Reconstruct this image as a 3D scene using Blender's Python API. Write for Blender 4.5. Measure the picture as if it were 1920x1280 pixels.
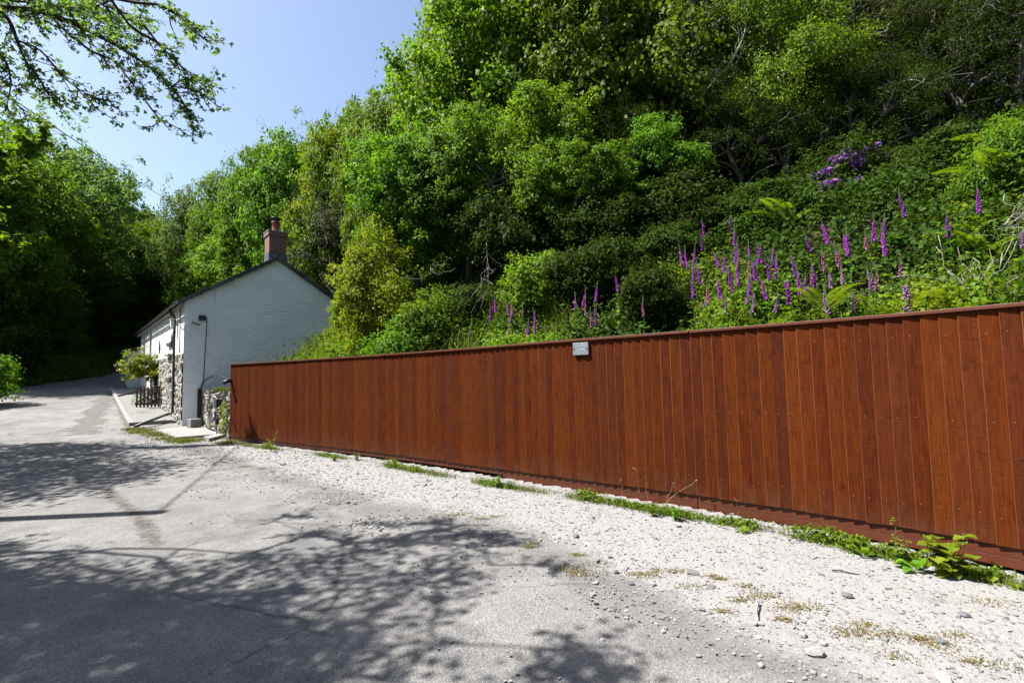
import bpy, math, random
import numpy as np
R = math.radians
random.seed(7)
for o in list(bpy.data.objects): bpy.data.objects.remove(o)
S = bpy.context.scene
COL = S.collection

# ------------------------------------------------------------------ camera
F, PW, PH = 900.0, 1920, 1280
PITCH, ROLL, EYE = 3.6, 1.2, 1.6
_p, _r = R(PITCH), R(ROLL)
_fw = np.array([0, math.cos(_p), math.sin(_p)]); _up0 = np.array([0, -math.sin(_p), math.cos(_p)]); _rt0 = np.array([1.0, 0, 0])
_rt = _rt0*math.cos(_r) - _up0*math.sin(_r); _up = _up0*math.cos(_r) + _rt0*math.sin(_r)
_eye = np.array([0, 0, EYE])
cam = bpy.data.cameras.new('camera'); camo = bpy.data.objects.new('camera', cam); COL.objects.link(camo)
cam.sensor_width = 36; cam.lens = F/PW*36; cam.clip_start = 0.05; cam.clip_end = 3000
from mathutils import Matrix, Vector
camo.matrix_world = Matrix(((_rt[0], _up[0], -_fw[0], 0), (_rt[1], _up[1], -_fw[1], 0), (_rt[2], _up[2], -_fw[2], EYE), (0, 0, 0, 1)))
S.camera = camo

# ------------------------------------------------------------------ light
SUN_ELEV = 57.0; SUN_AZ = R(-5)                        # the sun stands to the left, a little behind the camera
sdir = np.array([-math.cos(SUN_AZ)*math.cos(R(SUN_ELEV)), math.sin(SUN_AZ)*math.cos(R(SUN_ELEV)), math.sin(R(SUN_ELEV))])
W = bpy.data.worlds.new('World'); S.world = W; W.use_nodes = True
nt = W.node_tree; nt.nodes.clear()
out = nt.nodes.new('ShaderNodeOutputWorld'); bg = nt.nodes.new('ShaderNodeBackground'); sky = nt.nodes.new('ShaderNodeTexSky')
sky.sky_type = 'NISHITA'; sky.sun_disc = False; sky.sun_elevation = R(SUN_ELEV)
sky.sun_rotation = math.atan2(sdir[0], sdir[1]); sky.air_density = 1.0; sky.dust_density = 2.0; sky.ozone_density = 1.4
nt.links.new(sky.outputs[0], bg.inputs[0]); bg.inputs[1].default_value = 0.070
nt.links.new(bg.outputs[0], out.inputs[0])
sl = bpy.data.lights.new('sun', 'SUN'); sl.energy = 5.0; sl.angle = R(0.53); sl.color = (1.0, 0.965, 0.92)
so = bpy.data.objects.new('sun', sl); COL.objects.link(so); so.location = (-20, 4, 30)
so.rotation_euler = Vector(sdir).to_track_quat('Z', 'Y').to_euler()
S.view_settings.view_transform = 'Standard'; S.view_settings.look = 'None'
S.view_settings.exposure = 1.8; S.view_settings.gamma = 1.0
S.render.engine = 'CYCLES'
cy = S.cycles; cy.max_bounces = 5; cy.diffuse_bounces = 3; cy.glossy_bounces = 2; cy.transmission_bounces = 3; cy.transparent_max_bounces = 6
cy.caustics_reflective = False; cy.caustics_refractive = False; cy.sample_clamp_indirect = 6.0

# ------------------------------------------------------------------ helpers: terrain
def smooth(t): t = np.clip(t, 0, 1); return t*t*(3-2*t)
C0 = np.array([-10.7, 15.6]); PHI = R(42.2)
WD = np.array([-math.sin(PHI), math.cos(PHI)]); GD = np.array([WD[1], -WD[0]])      # along the front wall, along the gable
HL, HS = 14.3, 5.66                                                                 # house length and span
fence_ctrl = np.array([(-7.21, 12.32), (-4.2, 10.33), (-2.0, 8.77), (-0.55, 7.62), (0.55, 6.74), (1.48, 6.0), (2.22, 5.40), (2.80, 4.86), (3.24, 4.40), (3.57, 3.99), (3.82, 3.64), (4.3, 2.9), (4.9, 1.9), (5.4, 0.9)])
def catmull(P, n=12):
    P = np.asarray(P, float); Q = np.vstack([2*P[0]-P[1], P, 2*P[-1]-P[-2]]); o = []
    for i in range(1, len(Q)-2):
        for t in np.linspace(0, 1, n, endpoint=False):
            a, b, c, d = Q[i-1], Q[i], Q[i+1], Q[i+2]
            o.append(0.5*((2*b)+(-a+c)*t+(2*a-5*b+4*c-d)*t*t+(-a+3*b-3*c+d)*t**3))
    o.append(P[-1]); return np.array(o)
def resample(P, n=None, step=None):
    L = np.r_[0, np.cumsum(np.linalg.norm(np.diff(P, axis=0), axis=1))]
    s = np.linspace(0, L[-1], n) if n else np.arange(0, L[-1], step)
    return np.stack([np.interp(s, L, P[:, k]) for k in range(P.shape[1])], 1), s
_fc = catmull(fence_ctrl)
for _ in range(60): _fc[1:-1] = 0.5*_fc[1:-1] + 0.25*(_fc[:-2] + _fc[2:])
W0 = C0 + GD*0.62; W1 = np.array([-8.95, 14.3]); FEND = _fc[0]
HB = C0 + GD*(HS+0.1); HB2 = HB + WD*(HL+0.3)
_fr, _ = resample(_fc, n=24)
hill_line = np.vstack([[(11, -30), (7.4, -4)], _fr[::-1], [W1, W0, HB, HB2, HB2+WD*8+GD*-0.5, HB2+WD*25+GD*2.0, HB2+WD*60+GD*20.0]])
left_line = np.array([(-9.2, -30), (-9.4, 1), (-10.6, 6), (-14.2, 11), (-18.6, 15.6), (-22.6, 19.8), (-25.0, 24.5), (-26.5, 31), (-30.5, 38), (-33, 46), (-32, 56), (-26, 75), (-15, 100)], float)
def pline(x, y, L):
    """signed distance to polyline L (positive to the right of its direction of travel)"""
    x = np.asarray(x, float); y = np.asarray(y, float)
    best = np.full(x.shape, 1e18); sg = np.ones(x.shape)
    for a, b in zip(L[:-1], L[1:]):
        d = b-a; l2 = d@d
        t = np.clip(((x-a[0])*d[0]+(y-a[1])*d[1])/l2, 0, 1)
        dx, dy = x-a[0]-t*d[0], y-a[1]-t*d[1]; q = dx*dx+dy*dy
        m = q < best-1e-12; best = np.where(m, q, best); sg = np.where(m, -np.sign(d[0]*(y-a[1])-d[1]*(x-a[0])), sg)
    return np.sqrt(best)*np.where(sg == 0, 1, sg)
def hill_h(x, y): return pline(x, y, hill_line)
def left_h(x, y): return -pline(x, y, left_line)
def road_z(x, y):
    s = (np.asarray(x)-C0[0])*WD[0]+(np.asarray(y)-C0[1])*WD[1]
    u = np.log1p(np.exp(np.clip((s-0.2)/1.3, -30, 30)))*1.3
    return 0.075*u + 0.0007*u*u/(1+u/60)
def wob(x, y): return 0.5*(np.sin(x*0.9+1.3*np.sin(y*0.5))+np.sin(y*0.8+0.7+np.sin(x*0.6)))
def ground(x, y):
    x = np.asarray(x, float); y = np.asarray(y, float)
    z = road_z(x, y)
    h = hill_h(x, y)
    hp = np.maximum(h-0.34, 0)
    step = 1.0*smooth(hp/0.55)
    slope = 0.74*np.minimum(hp, 4.3)+0.28*np.clip(hp-4.3, 0, 6)+0.55*np.clip(hp-10.3, 0, 14)+0.16*np.maximum(hp-24, 0)/(1+np.maximum(hp-24, 0)/150)
    sg_ = (x-C0[0])*WD[0]+(y-C0[1])*WD[1]; gg_ = (x-C0[0])*GD[0]+(y-C0[1])*GD[1]
    fall = np.where((gg_ < 9) & (sg_ > -7) & (sg_ < 0.5), 0.12+0.88*np.maximum(smooth((-sg_-1.0)/5.0), smooth((gg_-5.6)/3.0)), 1.0)
    slope = slope*fall
    z = z+step+slope+0.10*wob(x*1.3, y*1.3)*smooth(hp/2)
    l = np.maximum(left_h(x, y), 0)
    z = z+0.55*smooth(l/1.2)+0.20*np.minimum(np.maximum(l-0.5, 0), 30)+0.12*wob(x, y)*smooth(l/3)
    return z
def G(x, y): return float(ground(np.array([x]), np.array([y]))[0])
def ray(px, py): return _fw+_rt*(px-PW/2)/F-_up*(py-PH/2)/F
def at(px, py, depth): d = ray(px, py); return _eye+d*(depth/d[1])
def hit(px, py, lo=1.0, hi=70.0, off=0.0):
    d = ray(px, py); t = np.geomspace(lo, hi, 1500)
    P = _eye[None]+d[None]*t[:, None]; below = P[:, 2]-off <= ground(P[:, 0], P[:, 1])
    i = int(np.argmax(below)) if below.any() else len(t)-1
    return P[i]
def hitz(px, py, z):
    d = ray(px, py); return _eye+d*((z-EYE)/d[2])

# ------------------------------------------------------------------ helpers: objects
def tag(o, label=None, cat=None, group=None, kind=None):
    if label: o['label'] = label
    if cat: o['category'] = cat
    if group: o['group'] = group
    if kind: o['kind'] = kind
    return o
def empty(name, loc, rz=0.0, label=None, cat=None, group=None):
    o = bpy.data.objects.new(name, None); COL.objects.link(o); o.location = loc; o.rotation_euler = (0, 0, rz)
    o.empty_display_size = 0.2
    return tag(o, label, cat, group)
class MB:
    """mesh builder: vertices, faces, one float attribute per face loop"""
    def __init__(s): s.v = []; s.f = []; s.mi = []; s.n = 0
    def add(s, v, f, mi=0):
        v = np.asarray(v, float).reshape(-1, 3); s.v.append(v)
        for q in f: s.f.append(tuple(int(i)+s.n for i in q)); s.mi.append(mi)
        s.n += len(v)
    def box(s, c, d, rz=0.0, mi=0, tilt=None):
        c = np.asarray(c, float); d = np.asarray(d, float)/2
        v = np.array([(i*d[0], j*d[1], k*d[2]) for k in (-1, 1) for j in (-1, 1) for i in (-1, 1)])
        if tilt is not None: v = v@np.array(tilt).T
        ca, sa = math.cos(rz), math.sin(rz); v = v@np.array([[ca, sa, 0], [-sa, ca, 0], [0, 0, 1]])
        s.add(v+c, [(0, 2, 3, 1), (4, 5, 7, 6), (0, 1, 5, 4), (2, 6, 7, 3), (0, 4, 6, 2), (1, 3, 7, 5)], mi)
    def bar(s, a, b, w, t, up=(0, 0, 1), mi=0):
        a = np.asarray(a, float); b = np.asarray(b, float); d = b-a; d /= np.linalg.norm(d)
        x = np.cross(d, up); x /= np.linalg.norm(x); y = np.cross(x, d)
        v = [p+x*i*w/2+y*j*t/2 for p in (a, b) for i, j in ((-1, -1), (1, -1), (1, 1), (-1, 1))]
        s.add(v, [(3, 2, 1, 0), (4, 5, 6, 7), (0, 1, 5, 4), (1, 2, 6, 5), (2, 3, 7, 6), (3, 0, 4, 7)], mi)
    def tube(s, P, r, n=6, mi=0, cap=True):
        P = np.asarray(P, float); m = len(P); r = np.broadcast_to(np.asarray(r, float), (m,))
        T = np.gradient(P, axis=0); T /= np.linalg.norm(T, axis=1)[:, None]+1e-12
        ref = np.array([0, 0, 1.0]) if abs(T[0, 2]) < 0.9 else np.array([1.0, 0, 0])
        V = []
        for i in range(m):
            x = np.cross(T[i], ref); x /= np.linalg.norm(x)+1e-12; y = np.cross(T[i], x); ref = np.cross(x, T[i]) if False else ref
            a = np.arange(n)*2*math.pi/n
            V.append(P[i]+r[i]*(np.cos(a)[:, None]*x+np.sin(a)[:, None]*y))
        f = [(i*n+k, i*n+(k+1) % n, (i+1)*n+(k+1) % n, (i+1)*n+k) for i in range(m-1) for k in range(n)]
        if cap: f += [tuple(range(n-1, -1, -1)), tuple((m-1)*n+k for k in range(n))]
        s.add(np.vstack(V), f, mi)
    def lathe(s, prof, c=(0, 0, 0), n=16, mi=0):
        a = np.arange(n)*2*math.pi/n; V = [np.stack([r*np.cos(a), r*np.sin(a), np.full(n, z)], 1)+np.asarray(c) for r, z in prof]
        m = len(prof)
        f = [(i*n+k, i*n+(k+1) % n, (i+1)*n+(k+1) % n, (i+1)*n+k) for i in range(m-1) for k in range(n)]
        f += [tuple(range(n-1, -1, -1)), tuple((m-1)*n+k for k in range(n))]
        s.add(np.vstack(V), f, mi)
    def mesh(s, name, mats, smooth_=False):
        me = bpy.data.meshes.new(name); me.from_pydata(np.vstack(s.v).tolist(), [], s.f)
        for m in (mats if isinstance(mats, (list, tuple)) else [mats]): me.materials.append(m)
        me.polygons.foreach_set('material_index', s.mi)
        if smooth_: me.polygons.foreach_set('use_smooth', [True]*len(s.f))
        me.update(); return me
    def build(s, name, mats, parent=None, smooth_=False, bevel=0):
        me = s.mesh(name, mats, smooth_); o = bpy.data.objects.new(name, me); COL.objects.link(o)
        if parent: o.parent = parent
        if bevel:
            b = o.modifiers.new('bevel', 'BEVEL'); b.width = bevel; b.segments = 2; b.limit_method = 'ANGLE'
        return o
def obj(name, me, parent=None, loc=None):
    o = bpy.data.objects.new(name, me); COL.objects.link(o)
    if parent: o.parent = parent
    if loc is not None: o.location = loc
    return o
def fast_mesh(name, V, faces_n, mats, mi=None):
    """V (n*faces_n verts) -> separate n-gons"""
    V = np.ascontiguousarray(V, dtype=np.float32).reshape(-1, 3); nf = len(V)//faces_n
    me = bpy.data.meshes.new(name); me.vertices.add(len(V)); me.vertices.foreach_set('co', V.ravel())
    me.loops.add(len(V)); me.loops.foreach_set('vertex_index', np.arange(len(V), dtype=np.int32))
    me.polygons.add(nf); me.polygons.foreach_set('loop_start', np.arange(0, len(V), faces_n, dtype=np.int32))
    me.polygons.foreach_set('loop_total', np.full(nf, faces_n, dtype=np.int32))
    for m in (mats if isinstance(mats, (list, tuple)) else [mats]): me.materials.append(m)
    if mi is not None: me.polygons.foreach_set('material_index', np.asarray(mi, dtype=np.int32))
    me.update(calc_edges=True); me.validate(); return me

# ------------------------------------------------------------------ materials
class NT:
    def __init__(s, name):
        s.m = bpy.data.materials.new(name); s.m.use_nodes = True; s.t = s.m.node_tree; s.t.nodes.clear()
        s.out = s.n('ShaderNodeOutputMaterial')
    def n(s, typ, **kw):
        n = s.t.nodes.new(typ)
        for k, v in kw.items():
            if k in n.bl_rna.properties and k not in ('inputs',): setattr(n, k, v)
        return n
    def L(s, a, b): s.t.links.new(a, b)
    def set(s, sock, v):
        if hasattr(v, 'is_linked') or isinstance(v, bpy.types.NodeSocket): s.L(v, sock)
        elif isinstance(v, (tuple, list)) and len(v) == 3 and sock.type == 'RGBA': sock.default_value = (*v, 1)
        else: sock.default_value = v
    def coord(s, kind='Object', scale=(1, 1, 1)):
        tc = s.n('ShaderNodeTexCoord'); mp = s.n('ShaderNodeMapping'); mp.inputs['Scale'].default_value = scale
        s.L(tc.outputs[kind], mp.inputs[0]); return mp.outputs[0]
    def noise(s, vec, scale, detail=4, rough=0.55, dist=0.0, color=False):
        n = s.n('ShaderNodeTexNoise'); s.L(vec, n.inputs['Vector']); n.inputs['Scale'].default_value = scale
        n.inputs['Detail'].default_value = detail; n.inputs['Roughness'].default_value = rough; n.inputs['Distortion'].default_value = dist
        return n.outputs['Color' if color else 'Fac']
    def vor(s, vec, scale, feature='F1', out='Distance', rnd=1.0):
        n = s.n('ShaderNodeTexVoronoi'); n.feature = feature; s.L(vec, n.inputs['Vector']); n.inputs['Scale'].default_value = scale
        n.inputs['Randomness'].default_value = rnd
        return n.outputs[out]
    def ramp(s, fac, stops, interp='LINEAR'):
        n = s.n('ShaderNodeValToRGB'); s.L(fac, n.inputs[0]); e = n.color_ramp.elements; n.color_ramp.interpolation = interp
        while len(e) > 1: e.remove(e[-1])
        e[0].position = stops[0][0]; c = stops[0][1]; e[0].color = (*c, 1) if isinstance(c, tuple) else (c, c, c, 1)
        for p, c in stops[1:]:
            q = e.new(p); q.color = (*c, 1) if isinstance(c, tuple) else (c, c, c, 1)
        return n.outputs[0]
    def mix(s, fac, a, b, mode='MIX'):
        n = s.n('ShaderNodeMix', data_type='RGBA', blend_type=mode); n.clamp_factor = True
        s.set(n.inputs[0], fac); s.set(n.inputs[6], a); s.set(n.inputs[7], b); return n.outputs[2]
    def math(s, op, a, b=0.0, c=0.0, clamp=False):
        n = s.n('ShaderNodeMath', operation=op, use_clamp=clamp); s.set(n.inputs[0], a); s.set(n.inputs[1], b)
        if op in ('MULTIPLY_ADD', 'SMOOTH_MIN'): s.set(n.inputs[2], c)
        return n.outputs[0]
    def bump(s, h, strength=0.5, dist=0.02, normal=None):
        n = s.n('ShaderNodeBump'); s.L(h, n.inputs['Height']); n.inputs['Strength'].default_value = strength; n.inputs['Distance'].default_value = dist
        if normal is not None: s.L(normal, n.inputs['Normal'])
        return n.outputs[0]
    def pbr(s, col, rough=0.7, spec=0.3, normal=None, metal=0.0, finish=True, gain=1.0):
        if gain != 1.0: col = s.mix(1.0, col, (gain, gain, gain), 'MULTIPLY') if not isinstance(col, tuple) else tuple(x*gain for x in col)
        p = s.n('ShaderNodeBsdfPrincipled'); s.set(p.inputs['Base Color'], col); s.set(p.inputs['Roughness'], rough)
        p.inputs['Specular IOR Level'].default_value = spec; p.inputs['Metallic'].default_value = metal
        if normal is not None: s.L(normal, p.inputs['Normal'])
        if finish: s.L(p.outputs[0], s.out.inputs[0])
        return p.outputs[0]
M = {}
PLAIN_GAIN = {'black_plastic': 0.7, 'grey_pipe': 0.7, 'glass_dark': 1.0, 'wire': 1.0, 'gate_wood': 0.7, 'lead': 0.8, 'terracotta': 0.8, 'window_paint': 0.7, 'white_plastic': 0.7}
def plain(name, col, rough=0.6, spec=0.3, var=0.15, scale=12, metal=0.0, bump=0.0):
    col = tuple(x*PLAIN_GAIN.get(name, 0.52) for x in col)
    t = NT(name); v = t.coord(); n = t.noise(v, scale, 5)
    c = t.mix(n, tuple(x*(1-var) for x in col), tuple(min(1, x*(1+var)) for x in col))
    t.pbr(c, rough, spec, t.bump(n, 0.4, bump) if bump else None, metal); M[name] = t.m; return t.m
LEAF_GAIN = {'leaf_lime': 0.88, 'leaf_dark': 0.72, 'leaf_olive': 0.72, 'foxglove_bell': 0.95, 'foxglove_pale': 0.55, 'foxglove_pink': 0.55, 'white_flower': 0.5, 'rhododendron_flower': 0.42, 'moss': 0.55, 'grass_blade': 0.62, 'bank_blade': 0.75, 'fern_green': 0.7}  # leaf_dark and leaf_olive lowered so their colour carries shade in the wood
def leafmat(name, c1, c2, c3, trans=0.38, rough=0.6, spec=0.13, tcol=(1.45, 1.35, 0.45)):
    gn = LEAF_GAIN.get(name); gn = (gn, gn, gn) if gn else ((1.15, 1.32, 1.2) if name == 'leaf_mid' else (0.92, 1.06, 1.0))
    c1, c2, c3 = [tuple(x*g_ for x, g_ in zip(c, gn)) for c in (c1, c2, c3)]
    t = NT(name); g = t.n('ShaderNodeNewGeometry'); oi = t.n('ShaderNodeObjectInfo')
    col = t.ramp(g.outputs['Random Per Island'], [(0.0, c1), (0.55, c2), (1.0, c3)])
    hs = t.n('ShaderNodeHueSaturation'); t.L(col, hs.inputs['Color'])
    t.L(t.math('MULTIPLY_ADD', oi.outputs['Random'], 0.03, 0.485), hs.inputs['Hue'])
    t.L(t.math('MULTIPLY_ADD', oi.outputs['Random'], 0.35, 0.83), hs.inputs['Value'])
    p = t.pbr(hs.outputs[0], rough, spec, finish=False)
    tr = t.n('ShaderNodeBsdfTranslucent'); t.L(t.mix(1.0, hs.outputs[0], tcol, 'MULTIPLY'), tr.inputs[0])
    mx = t.n('ShaderNodeMixShader'); mx.inputs[0].default_value = trans; t.L(p, mx.inputs[1]); t.L(tr.outputs[0], mx.inputs[2])
    t.L(mx.outputs[0], t.out.inputs[0]); M[name] = t.m; return t.m
# asphalt of the lane
def mat_road():
    t = NT('asphalt'); v = t.coord()
    big = t.noise(v, 0.38, 6, 0.62, 0.6); mid = t.noise(v, 2.1, 6, 0.68); fine = t.noise(v, 55, 4, 0.75); grit = t.noise(v, 160, 2, 0.6)
    dist = t.vor(v, 110); cell = t.n('ShaderNodeSeparateColor'); t.L(t.vor(v, 110, 'F1', 'Color'), cell.inputs[0])
    c = t.mix(t.ramp(big, [(0.34, 0.0), (0.48, 0.45), (0.66, 1.0)]), (0.086, 0.084, 0.083), (0.140, 0.136, 0.131))
    # old repairs with sharper outlines
    rep_ = t.ramp(t.noise(v, 0.62, 3, 0.5, 0.2), [(0.545, 0.0), (0.56, 1.0)]); c = t.mix(t.math('MULTIPLY', rep_, 0.7), c, (0.078, 0.079, 0.081))
    # pale dust trodden in
    c = t.mix(t.math('MULTIPLY', t.ramp(mid, [(0.42, 0.0), (0.68, 1.0)]), 0.65), c, (0.175, 0.169, 0.160))
    c = t.mix(t.math('MULTIPLY', t.ramp(t.noise(v, 1.3, 6, 0.75, 1.0), [(0.60, 0.0), (0.72, 1.0)]), 0.35), c, (0.085, 0.072, 0.058))
    c = t.mix(0.55, c, t.mix(1.0, c, t.mix(cell.outputs[0], (0.45, 0.45, 0.46), (1.6, 1.58, 1.55)), 'MULTIPLY'))
    c = t.mix(t.math('MULTIPLY', t.ramp(fine, [(0.55, 0.0), (0.68, 1.0)]), 0.5), c, (0.045, 0.045, 0.047))
    dk = t.ramp(t.vor(v, 26), [(0.0, 1.0), (0.07, 1.0), (0.10, 0.0)]); c = t.mix(t.math('MULTIPLY', dk, t.ramp(t.noise(v, 7, 2), [(0.5, 0.0), (0.6, 0.9)])), c, (0.03, 0.03, 0.033))
    lt = t.ramp(t.vor(v, 31), [(0.0, 1.0), (0.06, 1.0), (0.09, 0.0)]); c = t.mix(t.math('MULTIPLY', lt, t.ramp(t.noise(v, 5, 3), [(0.52, 0.0), (0.6, 0.8)])), c, (0.20, 0.195, 0.185))
    crk = t.vor(t.mix(0.16, v, t.noise(v, 2.6, 5, 0.7, color=True)), 0.55, 'DISTANCE_TO_EDGE')
    c = t.mix(t.math('MULTIPLY', t.ramp(crk, [(0.0, 1.0), (0.009, 0.0)]), t.ramp(t.noise(v, 0.7, 3), [(0.46, 0.0), (0.56, 0.75)])), c, (0.028, 0.026, 0.024))
    b = t.math('ADD', t.math('MULTIPLY', dist, -0.5), t.math('ADD', t.math('MULTIPLY', fine, 0.6), t.math('MULTIPLY', grit, 0.4)))
    t.pbr(c, 0.85, 0.25, t.bump(b, 0.8, 0.010, t.bump(mid, 0.3, 0.03))); M['asphalt'] = t.m
def mat_gravel(name, base=1.0, alpha=True):
    t = NT(name); v = t.coord()
    dv = t.mix(0.05, v, t.noise(v, 18, 3, color=True))
    sep = lambda s: (lambda n: (t.L(t.vor(dv, s, 'F1', 'Color'), n.inputs[0]), n)[1])(t.n('ShaderNodeSeparateColor'))
    s1, s2, s3 = sep(60), sep(130), sep(26); d1, d2, d3 = t.vor(dv, 60), t.vor(dv, 130), t.vor(dv, 26)
    stops = [(0.0, (0.055, 0.058, 0.066)), (0.07, (0.11, 0.112, 0.12)), (0.16, (0.20, 0.198, 0.195)), (0.45, (0.265, 0.26, 0.25)), (1.0, (0.34, 0.335, 0.325))]
    a = t.ramp(s1.outputs[0], stops); b = t.ramp(s2.outputs[1], stops)
    dustc = t.mix(t.noise(v, 24, 5, 0.7), (0.215, 0.208, 0.198), (0.325, 0.318, 0.305))
    dust = t.ramp(t.noise(v, 0.9, 6, 0.7, 0.5), [(0.36, 0.35), (0.60, 0.92)])
    lump = t.ramp(t.noise(v, 4, 4, 0.6), [(0.45, 0.0), (0.6, 1.0)])
    c = t.mix(dust, t.mix(lump, b, a), dustc)
    # separate darker stones pressed into the dust
    big = t.math('MULTIPLY', t.ramp(d3, [(0.0, 1.0), (0.20, 1.0), (0.26, 0.0)]), t.ramp(s3.outputs[0], [(0.80, 0.0), (0.84, 0.9)]))
    c = t.mix(big, c, t.ramp(s3.outputs[1], [(0, (0.07, 0.073, 0.082)), (0.6, (0.14, 0.138, 0.135)), (1, (0.17, 0.145, 0.115))]))
    sm = t.math('MULTIPLY', t.ramp(d1, [(0.0, 1.0), (0.20, 1.0), (0.28, 0.0)]), t.ramp(s1.outputs[2], [(0.86, 0.0), (0.90, 0.85)])); c = t.mix(sm, c, (0.085, 0.087, 0.094))
    soil = t.ramp(t.noise(v, 1.7, 6, 0.75, 0.9), [(0.58, 0.0), (0.72, 0.65)]); c = t.mix(soil, c, (0.165, 0.142, 0.112))
    rust = t.ramp(t.noise(v, 5.5, 5, 0.7, 0.5), [(0.66, 0.0), (0.75, 0.5)]); c = t.mix(rust, c, (0.19, 0.14, 0.085))
    h = t.math('ADD', t.math('MULTIPLY', t.math('MULTIPLY', d1, lump), -0.8), t.math('ADD', t.math('MULTIPLY', d2, -0.35), t.math('MULTIPLY', big, 0.5)))
    p = t.pbr(c, 0.88, 0.2, t.bump(h, 0.75, 0.012, t.bump(t.noise(v, 2.5, 5), 0.35, 0.05)), finish=not alpha, gain=base)
    if alpha:
        at_ = t.n('ShaderNodeAttribute'); at_.attribute_name = 'cover'
        m = t.math('ADD', at_.outputs['Fac'], t.math('MULTIPLY', t.math('SUBTRACT', t.noise(v, 1.1, 6, 0.7), 0.5), 1.3))
        m = t.math('ADD', m, t.math('MULTIPLY', t.math('SUBTRACT', t.noise(v, 28, 4, 0.8), 0.5), 0.9))
        m = t.ramp(m, [(0.22, 0.0), (0.78, 1.0)])
        tr = t.n('ShaderNodeBsdfTransparent'); mx = t.n('ShaderNodeMixShader'); t.L(m, mx.inputs[0]); t.L(tr.outputs[0], mx.inputs[1]); t.L(p, mx.inputs[2])
        t.L(mx.outputs[0], t.out.inputs[0])
    M[name] = t.m
def mat_patch(name, col, amt, thr=(0.45, 0.6), sc=3.0):
    t = NT(name); v = t.coord(); at_ = t.n('ShaderNodeAttribute'); at_.attribute_name = 'cover'
    m = t.math('ADD', at_.outputs['Fac'], t.math('MULTIPLY', t.math('SUBTRACT', t.noise(v, sc, 7, 0.75), 0.5), 1.4))
    m = t.math('MULTIPLY', t.ramp(m, [(thr[0], 0.0), (thr[1], 1.0)]), amt)
    g = t.n('ShaderNodeSeparateColor'); t.L(t.vor(v, 95, 'F1', 'Color'), g.inputs[0])
    c = t.mix(g.outputs[0], tuple(x*0.30 for x in col), tuple(x*0.68 for x in col))
    p = t.pbr(c, 0.85, 0.25, t.bump(t.noise(v, 60, 3), 0.6, 0.01), finish=False)
    tr = t.n('ShaderNodeBsdfTransparent'); mx = t.n('ShaderNodeMixShader'); t.L(m, mx.inputs[0]); t.L(tr.outputs[0], mx.inputs[1]); t.L(p, mx.inputs[2])
    t.L(mx.outputs[0], t.out.inputs[0]); M[name] = t.m
def mat_soil():
    t = NT('soil'); v = t.coord(); n = t.noise(v, 1.4, 6, 0.7); n2 = t.noise(v, 18, 4, 0.7)
    c = t.mix(n, (0.035, 0.028, 0.018), (0.085, 0.065, 0.04)); c = t.mix(t.ramp(n2, [(0.5, 0.0), (0.62, 0.7)]), c, (0.035, 0.055, 0.015))
    t.pbr(c, 0.95, 0.1, t.bump(n2, 0.9, 0.06), gain=0.6); M['soil'] = t.m
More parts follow.
